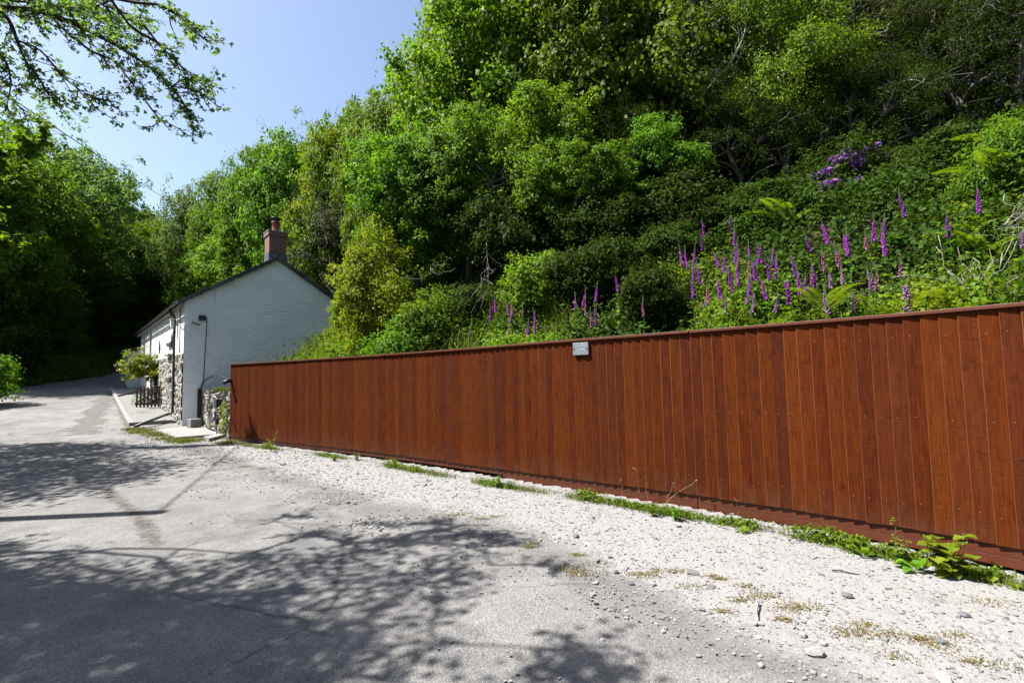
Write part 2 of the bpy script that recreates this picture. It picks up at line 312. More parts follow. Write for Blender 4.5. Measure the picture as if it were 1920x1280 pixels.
def mat_board():
    t = NT('stained_board'); g = t.n('ShaderNodeNewGeometry'); tc = t.n('ShaderNodeTexCoord')
    rnd = g.outputs['Random Per Island']
    cx = t.n('ShaderNodeCombineXYZ'); t.L(t.math('MULTIPLY', rnd, 71.0), cx.inputs[0]); t.L(t.math('MULTIPLY', rnd, 37.0), cx.inputs[2])
    va = t.n('ShaderNodeVectorMath', operation='ADD'); t.L(tc.outputs['Object'], va.inputs[0]); t.L(cx.outputs[0], va.inputs[1])
    def mp(sc):
        m = t.n('ShaderNodeMapping'); m.inputs['Scale'].default_value = sc; t.L(va.outputs[0], m.inputs[0]); return m.outputs[0]
    grain = t.noise(mp((1, 1, 0.045)), 85, 4, 0.6, 0.6)
    streak = t.noise(mp((1, 1, 0.16)), 15, 6, 0.72, 1.6)
    saw = t.noise(mp((0.15, 0.15, 1)), 130, 2, 0.5)
    blot = t.noise(mp((1, 1, 0.6)), 6.5, 6, 0.72)
    kn = t.vor(mp((1, 1, 0.6)), 5.4); kd = t.noise(mp((1, 1, 1)), 30, 3)
    knot = t.ramp(t.math('MULTIPLY_ADD', kd, 0.05, kn), [(0.0, 1.0), (0.05, 0.9), (0.08, 0.0)])
    ring = t.n('ShaderNodeTexWave', wave_type='RINGS'); ring.inputs['Scale'].default_value = 1
    r2 = t.math('FRACT', t.math('MULTIPLY', rnd, 7.31)); r3 = t.math('FRACT', t.math('MULTIPLY', rnd, 23.7))
    c = t.mix(t.ramp(streak, [(0.30, 0.0), (0.70, 1.0)]), (0.038, 0.0066, 0.0016), (0.082, 0.0165, 0.0026))
    c = t.mix(t.ramp(r2, [(0.0, 0.0), (0.45, 0.12), (1.0, 0.72)]), c, t.mix(blot, (0.118, 0.0290, 0.0036), (0.070, 0.0170, 0.0036)))
    c = t.mix(t.ramp(r3, [(0.5, 0.0), (0.95, 0.6)]), c, t.mix(streak, (0.030, 0.0070, 0.0034), (0.060, 0.0140, 0.0060)))
    c = t.mix(t.math('MULTIPLY', t.ramp(grain, [(0.38, 1.0), (0.56, 0.0)]), 0.5), c, (0.020, 0.0040, 0.0018))
    c = t.mix(t.math('MULTIPLY', t.ramp(blot, [(0.50, 0.0), (0.72, 1.0)]), 0.32), c, (0.105, 0.0260, 0.0034))
    halo = t.ramp(t.math('MULTIPLY_ADD', kd, 0.10, kn), [(0.05, 0.0), (0.12, 0.5), (0.22, 0.0)])
    c = t.mix(halo, c, (0.026, 0.0055, 0.0028)); c = t.mix(t.math('MULTIPLY', knot, 0.75), c, (0.022, 0.0046, 0.0022))
    chev = t.noise(mp((0.7, 0.7, 2.4)), 6.5, 5, 0.75, 2.6); c = t.mix(t.ramp(chev, [(0.585, 0.0), (0.62, 0.7), (0.66, 0.0)]), c, (0.020, 0.0045, 0.0022)); c = t.mix(t.ramp(chev, [(0.665, 0.0), (0.70, 0.6)]), c, (0.120, 0.042, 0.019))
    pale = t.ramp(t.noise(mp((1.0, 1.0, 0.6)), 24, 6, 0.82, 2.0), [(0.63, 0.0), (0.70, 0.6)])
    c = t.mix(pale, c, (0.125, 0.046, 0.020))
    mud = t.n('ShaderNodeSeparateXYZ'); t.L(tc.outputs['Object'], mud.inputs[0])
    mm = t.math('MULTIPLY', t.ramp(mud.outputs[2], [(0.12, 0.55), (0.42, 0.0)]), t.ramp(t.noise(mp((1, 1, 0.4)), 7, 5, 0.7), [(0.4, 0.0), (0.65, 1.0)])); c = t.mix(mm, c, (0.075, 0.040, 0.024))
    h = t.math('ADD', t.math('MULTIPLY', grain, 0.6), t.math('ADD', t.math('MULTIPLY', saw, 0.6), t.math('MULTIPLY', knot, -0.5)))
    t.pbr(c, t.ramp(streak, [(0.3, 0.8), (0.7, 0.7)]), 0.04, t.bump(h, 0.45, 0.006)); M['board'] = t.m
def mat_render(name, col, sc=7.0, strength=0.8, dirt=0.5):
    t = NT(name); v = t.coord('Object', (1, 1, 1.9)); n = t.noise(v, sc, 4, 0.5, 0.25); n2 = t.noise(v, 40, 4); big = t.noise(v, 0.7, 5, 0.65)
    c = t.mix(t.ramp(big, [(0.35, 0.0), (0.7, 1.0)]), tuple(x*0.88 for x in col), col)
    st = t.n('ShaderNodeMapping'); tc = t.n('ShaderNodeTexCoord'); t.L(tc.outputs['Object'], st.inputs[0]); st.inputs['Scale'].default_value = (3, 3, 0.18)
    c = t.mix(t.math('MULTIPLY', t.ramp(t.noise(st.outputs[0], 2.2, 5, 0.7), [(0.58, 0.0), (0.75, 1.0)]), dirt*0.5), c, (0.42, 0.42, 0.37))
    h = t.math('ADD', n, t.math('MULTIPLY', n2, 0.22))
    t.pbr(c, 0.8, 0.25, t.bump(h, strength, 0.085)); M[name] = t.m
def mat_stone():
    t = NT('rubble_stone'); a = t.n('ShaderNodeAttribute'); a.attribute_name = 'stone'; v = t.coord(); n = t.noise(v, 22, 5, 0.7)
    c = t.mix(t.math('MULTIPLY', n, 0.6), a.outputs['Color'], t.mix(1.0, a.outputs['Color'], (0.45, 0.45, 0.45), 'MULTIPLY'))
    lich = t.ramp(t.noise(v, 5, 6, 0.75), [(0.60, 0.0), (0.68, 0.6)]); c = t.mix(lich, c, (0.50, 0.49, 0.44))
    t.pbr(c, 0.9, 0.2, t.bump(n, 0.8, 0.02), gain=0.75); M['stone'] = t.m
def mat_slate():
    t = NT('roof_slate'); g = t.n('ShaderNodeNewGeometry'); v = t.coord(); n = t.noise(v, 9, 5, 0.7)
    c = t.ramp(g.outputs['Random Per Island'], [(0, (0.035, 0.04, 0.05)), (0.5, (0.06, 0.07, 0.08)), (1, (0.11, 0.115, 0.12))])
    c = t.mix(t.ramp(n, [(0.55, 0.0), (0.7, 0.7)]), c, (0.16, 0.17, 0.155)); t.pbr(c, 0.6, 0.35, t.bump(n, 0.4, 0.01), gain=0.75); M['slate'] = t.m
def mat_brick():
    t = NT('brick'); tc = t.n('ShaderNodeTexCoord'); b = t.n('ShaderNodeTexBrick'); t.L(tc.outputs['UV'], b.inputs[0])
    b.inputs['Color1'].default_value = (0.20, 0.078, 0.052, 1); b.inputs['Color2'].default_value = (0.13, 0.062, 0.048, 1); b.inputs['Mortar'].default_value = (0.34, 0.30, 0.27, 1)
    b.inputs['Scale'].default_value = 1; b.inputs['Brick Width'].default_value = 0.22; b.inputs['Row Height'].default_value = 0.075; b.inputs['Mortar Size'].default_value = 0.008
    n = t.noise(t.coord(), 25, 5, 0.7); c = t.mix(t.math('MULTIPLY', n, 0.4), b.outputs[0], (0.10, 0.06, 0.05))
    t.pbr(c, 0.85, 0.2, t.bump(b.outputs['Fac'], 0.4, -0.008), gain=0.8); M['brick'] = t.m
def mat_bark(name, a, b, sc=9):
    t = NT(name); v = t.coord('Object', (1, 1, 0.25)); n = t.noise(v, sc, 6, 0.7, 0.5)
    c = t.mix(t.ramp(n, [(0.35, 0.0), (0.65, 1.0)]), a, b)
    g = t.ramp(t.noise(t.coord(), 2.0, 5, 0.7), [(0.55, 0.0), (0.68, 0.6)]); c = t.mix(g, c, (0.05, 0.07, 0.02))
    t.pbr(c, 0.9, 0.15, t.bump(n, 0.8, 0.03), gain=0.6); M[name] = t.m
mat_road(); mat_gravel('gravel', 0.68); mat_gravel('forecourt_gravel', 0.55, False); mat_soil(); mat_board(); mat_stone(); mat_slate(); mat_brick()
mat_patch('dirt', (0.105, 0.076, 0.052), 0.5, (0.36, 0.66), 14.0); mat_patch('pale_tarmac', (0.20, 0.19, 0.174), 0.8, (0.42, 0.50), 1.2); mat_patch('dust', (0.31, 0.302, 0.285), 0.85, (0.28, 0.80), 2.6)
mat_render('brightened_gable_render', (0.86, 0.89, 0.91), 9.0, 0.75, 0.9); mat_render('front_render', (0.62, 0.62, 0.60), 9.0, 0.9, 0.7)  # same wall paint twice; gable copy paler and bluer to lift its shaded side
mat_bark('bark_dark', (0.035, 0.03, 0.024), (0.10, 0.085, 0.065)); mat_bark('bark_grey', (0.10, 0.095, 0.085), (0.30, 0.29, 0.26)); mat_bark('bark_birch', (0.20, 0.19, 0.17), (0.50, 0.49, 0.45), 5)
mat_bark('dead_wood', (0.28, 0.25, 0.21), (0.52, 0.49, 0.44), 12)
plain('board_edge', (0.20, 0.062, 0.015), 0.6, 0.3, 0.25, 30); plain('rail_wood', (0.125, 0.030, 0.009), 0.5, 0.35, 0.25, 20, bump=0.003)
plain('black_plastic', (0.018, 0.018, 0.02), 0.45, 0.4); plain('grey_pipe', (0.035, 0.037, 0.042), 0.4, 0.4); plain('white_plastic', (0.75, 0.75, 0.74), 0.4, 0.4)
plain('concrete', (0.30, 0.29, 0.27), 0.85, 0.2, 0.22, 9, bump=0.006); plain('pale_concrete', (0.34, 0.335, 0.315), 0.85, 0.2, 0.18, 7, bump=0.006)
plain('plate_metal', (0.27, 0.31, 0.345), 0.55, 0.4, 0.35, 16, 0.2, 0.003); plain('gate_wood', (0.045, 0.022, 0.018), 0.6, 0.3, 0.3, 18); plain('glass_dark', (0.03, 0.035, 0.04), 0.08, 0.6)
plain('window_paint', (0.62, 0.62, 0.60), 0.5, 0.3); plain('timber_brown', (0.10, 0.065, 0.045), 0.7, 0.3, 0.3); plain('terracotta', (0.20, 0.070, 0.048), 0.8, 0.2, 0.25, 14); plain('lead', (0.09, 0.10, 0.115), 0.45, 0.5, 0.2, 8)
plain('nail', (0.22, 0.17, 0.14), 0.5, 0.4, 0.4, 60); plain('wire', (0.02, 0.02, 0.02), 0.5, 0.3); plain('pole_wood', (0.10, 0.075, 0.05), 0.85, 0.2, 0.3, 8)
plain('scratch', (0.55, 0.58, 0.60), 0.5, 0.3)

# ------------------------------------------------------------------ the ground
def sheet(name, xs, ys, mat, off=0.0, keep=None, cover=None, kind='structure'):
    X, Y = np.meshgrid(xs, ys); Z = ground(X, Y)+off
    nx, ny = len(xs), len(ys); i = np.arange(ny-1)[:, None]*nx+np.arange(nx-1)[None]
    F4 = np.stack([i, i+1, i+nx+1, i+nx], -1).reshape(-1, 4)
    V = np.stack([X, Y, Z], -1).reshape(-1, 3)
    if keep is not None:
        k = keep(X, Y).reshape(-1); F4 = F4[k[F4].all(1)]
    used = np.unique(F4); rm = np.full(len(V), -1); rm[used] = np.arange(len(used)); V = V[used]; F4 = rm[F4]
    me = bpy.data.meshes.new(name); me.from_pydata(V.tolist(), [], F4.tolist()); me.materials.append(mat)
    me.polygons.foreach_set('use_smooth', [True]*len(F4))
    if cover is not None:
        a = me.attributes.new('cover', 'FLOAT', 'POINT'); a.data.foreach_set('value', cover(V[:, 0], V[:, 1]).astype(np.float32))
    o = obj(name, me); return tag(o, kind=kind)
gx = np.r_[-420, -300, -200, -150, -115, -90, -75, -65, -58, -52, np.arange(-48, 14.01, 0.25), 15, 17, 20, 24, 30, 38, 50, 70, 100, 150, 220, 320, 420]
gy = np.r_[-420, -300, -200, -120, -80, -50, -35, -25, -18, -13, np.arange(-10, 62.01, 0.25), 64, 68, 74, 82, 92, 110, 140, 180, 240, 320, 420]
sheet('ground', gx, gy, M['soil'])
rx = np.arange(-48, 14.01, 0.25); ry = np.arange(-10, 62.01, 0.25)
sheet('road', rx, ry, M['asphalt'], 0.012, keep=lambda x, y: (hill_h(x, y) < 0.05) & (left_h(x, y) < 0.02+0.15*wob(x*3, y*3)))
gedge = np.array([hitz(*p, 0.012)[:2] for p in [(330, 815), (395, 842), (470, 872), (580, 905), (700, 938), (800, 962), (900, 985), (1000, 1012), (1100, 1056), (1200, 1106), (1350, 1172), (1500, 1232), (1640, 1300), (1800, 1400)]])
gd = lambda x, y: pline(x, y, gedge)       # >0 on the right of the travel direction = away from the fence
fx = np.arange(-9.5, 7.01, 0.125); fy = np.arange(-2, 16.01, 0.125)
sheet('gravel_verge', fx, fy, M['gravel'], 0.018, keep=lambda x, y: (hill_h(x, y) < 0.07) & (gd(x, y) < 1.1) & (y < 15.2), cover=lambda x, y: np.clip(0.5-gd(x, y)/0.8, -0.8, 1.4))
sheet('road_dust', fx, fy, M['dust'], 0.0155, keep=lambda x, y: (hill_h(x, y) < 0.03) & (gd(x, y) < 2.2) & (gd(x, y) > -0.7), cover=lambda x, y: np.clip(0.62-gd(x, y)/1.4, -0.6, 1.0))
def blob_sheet(name, pts, mat, off, width):
    P = np.array([hit(*p)[:2] for p in pts]); lo = P.min(0)-width*2; hi = P.max(0)+width*2
    return sheet(name, np.arange(lo[0], hi[0], 0.06), np.arange(lo[1], hi[1], 0.06), mat, off, keep=lambda x, y: np.abs(pline(x, y, P)) < width*1.8, cover=lambda x, y: 0.62-np.abs(pline(x, y, P))/width*0.5)
blob_sheet('leaf_dirt', [(196, 920), (228, 944), (252, 966), (272, 990), (292, 1022)], M['dirt'], 0.0185, 0.20)
blob_sheet('lane_edge_dirt', [(216, 745), (226, 770), (236, 795), (250, 812)], M['dirt'], 0.0185, 0.22)
blob_sheet('pale_road_patch', [(150, 815), (178, 780), (196, 752), (205, 735)], M['pale_tarmac'], 0.0165, 0.85)
blob_sheet('fence_foot_soil', [(440, 832), (600, 852), (750, 876), (900, 903), (1050, 926), (1200, 950), (1350, 976), (1500, 1003), (1650, 1034), (1800, 1066), (1930, 1098)], M['dirt'], 0.022, 0.10)

# ------------------------------------------------------------------ fence
fl, fs = resample(_fc, step=0.01); FL = fs[-1]
def fp(s): return np.array([np.interp(s, fs, fl[:, 0]), np.interp(s, fs, fl[:, 1])])
def ft(s): d = fp(min(s+0.05, FL))-fp(max(s-0.05, 0)); return d/np.linalg.norm(d)
s_of_x = lambda x: float(np.interp(x, fl[:, 0], fs))
_zx = [-7.3, -4.2, -2.0, -0.5, 0.6, 1.5, 2.8, 3.8, 6]
def ztop(s): return float(np.interp(fp(s)[0], _zx, [1.952, 1.970, 1.983, 1.998, 2.016, 2.024, 2.038, 2.04, 2.03]))
def zbot(s): return float(np.interp(fp(s)[0], _zx, [0.115, 0.125, 0.135, 0.14, 0.15, 0.16, 0.175, 0.20, 0.21]))
fence = empty('wooden_fence', (*fp(0), 0), 0, 'long reddish brown stained close-board fence curving along the gravel verge', 'fence')
fo = np.array([*fp(0), 0])
nf = int(FL/2.85); cuts = np.linspace(0, FL, nf+1)
rng = np.random.default_rng(3)
bw = 0.118
for k in range(nf):
    b = MB(); s = cuts[k]; nb = int(round((cuts[k+1]-cuts[k])/bw)); st = (cuts[k+1]-cuts[k])/nb
    for i in range(nb):
        s0 = cuts[k]+i*st; s1 = s0+st+0.012
        p0, p1 = fp(s0), fp(min(s1, FL)); t = ft(s0); n = np.array([-(-t[1]), -t[0]])*1.0
        n = np.array([t[1], -t[0]]);                                     # towards the lane
        if n@(-p0) < 0: n = -n
        jz = rng.normal(0, 0.003); zb, zt = zbot(s0)+jz, ztop(s0)-0.012
        oL = 0.026+rng.normal(0, 0.0015); oR = 0.009; ch = 0.0042
        def q(p, o, z): return np.array([p[0]+n[0]*o, p[1]+n[1]*o, z])-fo
        V = [q(p0, -0.002, zb), q(p0, oL-ch, zb), q(p0+t*ch, oL, zb), q(p1, oR, zb), q(p1, 0.0, zb)]
        V += [v+np.array([rng.normal(0, 0.0015)*t[0], rng.normal(0, 0.0015)*t[1], zt-zb]) for v in V]
        b.add(V, [(0, 1, 6, 5), (2, 3, 8, 7), (3, 4, 9, 8), (4, 0, 5, 9), (4, 3, 2, 1, 0), (5, 6, 7, 8, 9)], 0)
        b.add([V[1], V[2], V[7], V[6]], [(0, 1, 2, 3)], 1)
        for zn in (zb+0.22, (zb+zt)/2+0.02, zt-0.20):
            u_ = 0.30+rng.normal(0, 0.02); o_ = oL+(oR-oL)*u_+0.0012; pc = p0+t*(u_*(s1-s0)); rn = 0.0042; zz = zn+rng.normal(0, 0.006)
            b.add([q(pc+t*rn*math.cos(a_), o_, zz+rn*math.sin(a_)) for a_ in np.arange(6)*math.pi/3], [(0, 1, 2, 3, 4, 5)], 2)
    b.build('board_panel', [M['board'], M['board_edge'], M['nail']], fence)
    # capping rail and gravel board
    def strip(o0, o1, za, zb_, name, mat, gap=0.004):
        b = MB(); ss = np.linspace(cuts[k]+gap, cuts[k+1]-gap, 16); V = []
        for s in ss:
            p = fp(s); t = ft(s); n = np.array([t[1], -t[0]]); n = n if n@(-p) > 0 else -n
            V += [(*(p+n*o0), za(s)), (*(p+n*o1), za(s)), (*(p+n*o1), zb_(s)), (*(p+n*o0), zb_(s))]
        f = [(i*4+j, i*4+(j+1) % 4, (i+1)*4+(j+1) % 4, (i+1)*4+j) for i in range(15) for j in range(4)]+[(3, 2, 1, 0), (60, 61, 62, 63)]
        b.add(np.array(V)-fo, f); return b.build(name, mat, fence, bevel=0.003)
    jr = rng.normal(0, 0.003); strip(-0.035, 0.048+rng.normal(0, 0.002), lambda s: ztop(s)-0.030+jr, lambda s: ztop(s)+jr, 'capping_rail', M['rail_wood'])
    strip(-0.022, -0.004, lambda s: zbot(s)-0.085, lambda s: zbot(s)+0.05, 'gravel_board', M['rail_wood'])
    if zbot(cuts[k]) > 0.14: strip(-0.024, -0.006, lambda s: zbot(s)-0.165, lambda s: zbot(s)-0.088, 'gravel_board', M['rail_wood'])
for k in range(nf+1):
    b = MB(); s = cuts[k]; p = fp(s); t = ft(s); n = np.array([t[1], -t[0]]); n = n if n@(-p) > 0 else -n
    c = p-n*0.078; b.box((c[0]-fo[0], c[1]-fo[1], 0.90), (0.09, 0.09, 1.9), math.atan2(t[1], t[0])); b.build('post', M['rail_wood'], fence)

# ------------------------------------------------------------------ plate, spotlight on the fence
def fence_px(px):
    ss = np.linspace(0, FL, 3000); P = np.array([fp(s) for s in ss]); d = np.array([np.array([p[0], p[1], 1.0])-_eye for p in P])
    X = PW/2+F*(d@_rt)/(d@_fw); return float(ss[int(np.argmin(np.abs(X-px)))])
sp = fence_px(1096); p = fp(sp); t = ft(sp); n = np.array([t[1], -t[0]]); n = n if n@(-p) > 0 else -n
a = math.atan2(t[1], t[0]); zc = 1.885
pl = empty('metal_plate', (*(p+n*0.044), zc), a, 'small grey metal plate screwed to the top of the fence', 'plate')
sg = 1.0 if (np.array([-math.sin(a), math.cos(a)])@n) > 0 else -1.0
b = MB(); b.box((0, 0, 0), (0.235, 0.024, 0.165)); b.build('plate_body', M['plate_metal'], pl, bevel=0.004)
for x in (-0.098, 0.098):
    b = MB(); b.tube([(x, sg*0.0125, 0.002), (x, sg*0.018, 0.002)], 0.009, 10); b.build('screw', M['black_plastic'], pl)
b = MB()
for z, x0, x1 in ((0.042, -0.08, 0.07), (0.036, -0.05, 0.085), (-0.012, -0.06, 0.05), (-0.018, -0.03, 0.08)):
    b.tube([(x0, sg*0.0128, z), ((x0+x1)/2, sg*0.0128, z+0.004), (x1, sg*0.0128, z+0.002)], 0.0016, 4)
b.build('raised_lettering_line', M['scratch'], pl)

# ------------------------------------------------------------------ cottage
HZ0 = 0.03; EAVE = 4.14; APEX = 5.92; HM = HS/2; FLOOR1 = 2.41
def hp(s, g, z=0.0): q = C0+WD*s+GD*g; return np.array([q[0], q[1], z])
FN = -GD                                                                 # the front faces the lane
house = empty('cottage', (*C0, HZ0), 0, 'white rendered cottage with a stone lower front, slate roof and brick chimney', 'house')
ho = np.array([*C0, HZ0]); HRZ = math.atan2(WD[1], WD[0])
def s_at(px, g=0.0):
    ss = np.linspace(-0.5, 20, 4000); X = []
    for s in ss:
        d = hp(s, g, 2.5)-_eye; X.append(PW/2+F*(d@_rt)/(d@_fw))
    return float(ss[int(np.argmin(np.abs(np.array(X)-px)))])
def z_at(s, py, g=0.0):
    zz = np.linspace(-1, 8, 3000); P = hp(s, g)-_eye; d = P[None]+np.stack([0*zz, 0*zz, zz], 1)
    Y = PH/2-F*(d@_up)/(d@_fw); return float(zz[int(np.argmin(np.abs(Y-py)))])
holes = [(2.45, 3.35, z_at(2.6, 590), z_at(2.6, 648)), (9.1, 10.0, 2.75, 3.85), (2.45, 3.4, z_at(2.6, 663), z_at(2.6, 714)), (8.6, 9.6, 1.1, 2.2), (6.2, 7.1, 0.4, 2.35), (12.0, 12.9, 2.75, 3.85)]
# front wall built as a grid of cells that leaves the openings free
def wall_cells(mb, S0, S1, Z0, Z1, holes, g, depth, mi=0):
    us = sorted({S0, S1, *[v for h in holes for v in h[:2]]}); zs = sorted({Z0, Z1, *[v for h in holes for v in h[2:]]})
    us = [u for u in us if S0 <= u <= S1]; zs = [z for z in zs if Z0 <= z <= Z1]
    for a, b_ in zip(us[:-1], us[1:]):
        for c, d in zip(zs[:-1], zs[1:]):
            m = ((a+b_)/2, (c+d)/2)
            if any(h[0] < m[0] < h[1] and h[2] < m[1] < h[3] for h in holes): continue
            mb.add([hp(a, g, c)-ho, hp(b_, g, c)-ho, hp(b_, g, d)-ho, hp(a, g, d)-ho], [(0, 1, 2, 3)], mi)
    for h in holes:
        a, b_, c, d = h
        if c < Z0-1e-6 or d > Z1+1e-6: continue
        q = lambda s, z, k: hp(s, g+k*depth, z)-ho
        for e in (((a, c), (a, d)), ((b_, c), (b_, d)), ((a, c), (b_, c)), ((a, d), (b_, d))):
            (s0, z0), (s1, z1) = e; mb.add([q(s0, z0, 0), q(s1, z1, 0), q(s1, z1, 1), q(s0, z0, 1)], [(0, 1, 2, 3)], mi)
b = MB()
wall_cells(b, 0, HL, FLOOR1, EAVE, holes, 0, 0.24); wall_cells(b, 9.4, HL, -0.4, FLOOR1, [], 0, 0.24)
b.build('front_wall', M['front_render'], house)
# gable end: a finely cut sheet so that the hand-trowelled render catches the light
def gable(s, name, flip, parent):
    b = MB(); n = 40; us = np.linspace(0, HS, n+1); V = []; rr = np.random.default_rng(5)
    for u in us:
        zt = EAVE+(APEX-EAVE)*(1-abs(u-HM)/HM)
        zt += 0.0; V += [hp(s, u, -0.5)-ho, hp(s, u, zt-0.02)-ho]
    f = [(2*i, 2*i+1, 2*i+3, 2*i+2) for i in range(n)]
    b.add(V, f); return b.build(name, M['brightened_gable_render'], parent)
gable(0.0, 'gable_wall', 0, house); gable(HL, 'gable_wall', 0, house)
b = MB(); b.add([hp(0, HS, -0.5)-ho, hp(HL, HS, -0.5)-ho, hp(HL, HS, EAVE)-ho, hp(0, HS, EAVE)-ho], [(0, 1, 2, 3)]); b.build('rear_wall', M['front_render'], house)
# rubble stone, really stepped in relief
def stone_panel(name, A, B, z0, z1, nrm, parent, org, cell=0.30, relief=0.05, holes=(), seed=1, top=None, mortar=(0.36, 0.345, 0.31), pal=None, step=0.04):
    rr = np.random.default_rng(seed); A = np.asarray(A, float); B = np.asarray(B, float); Ln = np.linalg.norm(B-A)
    nu = max(2, int(Ln/step)); nv = max(2, int((z1-z0)/step)); u = np.linspace(0, Ln, nu); v = np.linspace(z0, z1, nv); U, V_ = np.meshgrid(u, v)
    nc = int(Ln*(z1-z0)/(cell*cell*0.62))+4; cu = rr.uniform(0, Ln, nc); cv = rr.uniform(z0, z1, nc); sx = 1/1.35
    d = np.sqrt(((U.ravel()[:, None]-cu)*sx)**2+(V_.ravel()[:, None]-cv)**2)
    idx = np.argsort(d, 1)[:, :2]; d1 = np.take_along_axis(d, idx, 1); e = (d1[:, 1]-d1[:, 0])/cell
    k = smooth((e-0.04)/0.22); off = relief*(k*(0.55+0.45*rr.random(nc)[idx[:, 0]])+0.2*rr.random(len(k))*k)
    pal = np.array(pal if pal is not None else [(0.13, 0.125, 0.12), (0.22, 0.20, 0.175), (0.30, 0.28, 0.245), (0.36, 0.30, 0.22), (0.18, 0.15, 0.125), (0.40, 0.38, 0.345), (0.25, 0.25, 0.255)])
    cc = pal[rr.integers(0, len(pal), nc)][idx[:, 0]]; colr = np.where(k[:, None] > 0.35, cc, np.array(mortar))
    dirn = (B-A)/Ln; P = A[None, :2]+dirn[None, :2]*U.ravel()[:, None]+np.asarray(nrm)[None, :2]*off[:, None]
    zz = V_.ravel().copy()
    if top is not None: zz = z0+(zz-z0)*(top(U.ravel())-z0)/(z1-z0)
    VV = np.column_stack([P, zz])-org
    ii = (np.arange(nv-1)[:, None]*nu+np.arange(nu-1)[None]).ravel(); F4 = np.stack([ii, ii+1, ii+nu+1, ii+nu], 1)
    if holes:
        cu_, cz_ = U.ravel()[ii]+step/2, V_.ravel()[ii]+step/2; kill = np.zeros(len(ii), bool)
        for h in holes: kill |= (cu_ > h[0]) & (cu_ < h[1]) & (cz_ > h[2]) & (cz_ < h[3])
        F4 = F4[~kill]
    me = bpy.data.meshes.new(name); me.from_pydata(VV.tolist(), [], F4.tolist()); me.materials.append(M['stone'])
    a = me.attributes.new('stone', 'FLOAT_COLOR', 'POINT'); a.data.foreach_set('color', np.column_stack([colr, np.ones(len(colr))]).astype(np.float32).ravel())
    return obj(name, me, parent)
stone_panel('stone_front', hp(0, 0.0), hp(9.4, 0.0), -0.4, FLOOR1, FN, house, ho, holes=[h for h in holes if h[3] < FLOOR1+0.1], step=0.045)
# windows (frame > panes), sills, lintels
for i, h in enumerate(holes):
    a_, b_, c, d = h
    fr = MB(); w = 0.055; g = 0.12
    def bar(s0, s1, z0, z1, g0=0.09, g1=0.16):
        P = [hp(s, gg, z)-ho for z in (z0, z1) for gg in (g0, g1) for s in (s0, s1)]
        fr.add(P, [(0, 2, 3, 1), (4, 5, 7, 6), (0, 1, 5, 4), (2, 6, 7, 3), (0, 4, 6, 2), (1, 3, 7, 5)])
    bar(a_+.003, a_+w, c+.003, d-.003); bar(b_-w, b_-.003, c+.003, d-.003); bar(a_+w, b_-w, c+.003, c+w); bar(a_+w, b_-w, d-w, d-.003)
    bar((a_+b_)/2-0.02, (a_+b_)/2+0.02, c+w, d-w)
    if i != 4: bar(a_+w, (a_+b_)/2-0.02, (c+d)/2-0.015, (c+d)/2+0.015); bar((a_+b_)/2+0.02, b_-w, (c+d)/2-0.015, (c+d)/2+0.015)
    win = fr.build('door' if i == 4 else 'window', M['timber_brown'] if i in (0, 1, 4) else M['window_paint'], house)
    p_ = MB(); p_.add([hp(a_, 0.145, c)-ho, hp(b_, 0.145, c)-ho, hp(b_, 0.145, d)-ho, hp(a_, 0.145, d)-ho], [(0, 1, 2, 3)])
    p_.build('pane' if i != 4 else 'door_panel', M['glass_dark'] if i != 4 else M['timber_brown'], win)
    if i != 4:
        sl_ = MB(); sl_.box(hp((a_+b_)/2, -0.035, c-0.035)-ho, (b_-a_+0.16, 0.20, 0.06), HRZ); sl_.build('sill', M['pale_concrete'], win)
    if i in (0, 2):
        sl_ = MB(); sl_.box(hp((a_+b_)/2, -0.012, d+0.065)-ho, (b_-a_+0.14, 0.14, 0.12), HRZ); sl_.build('lintel', M['timber_brown'], win)
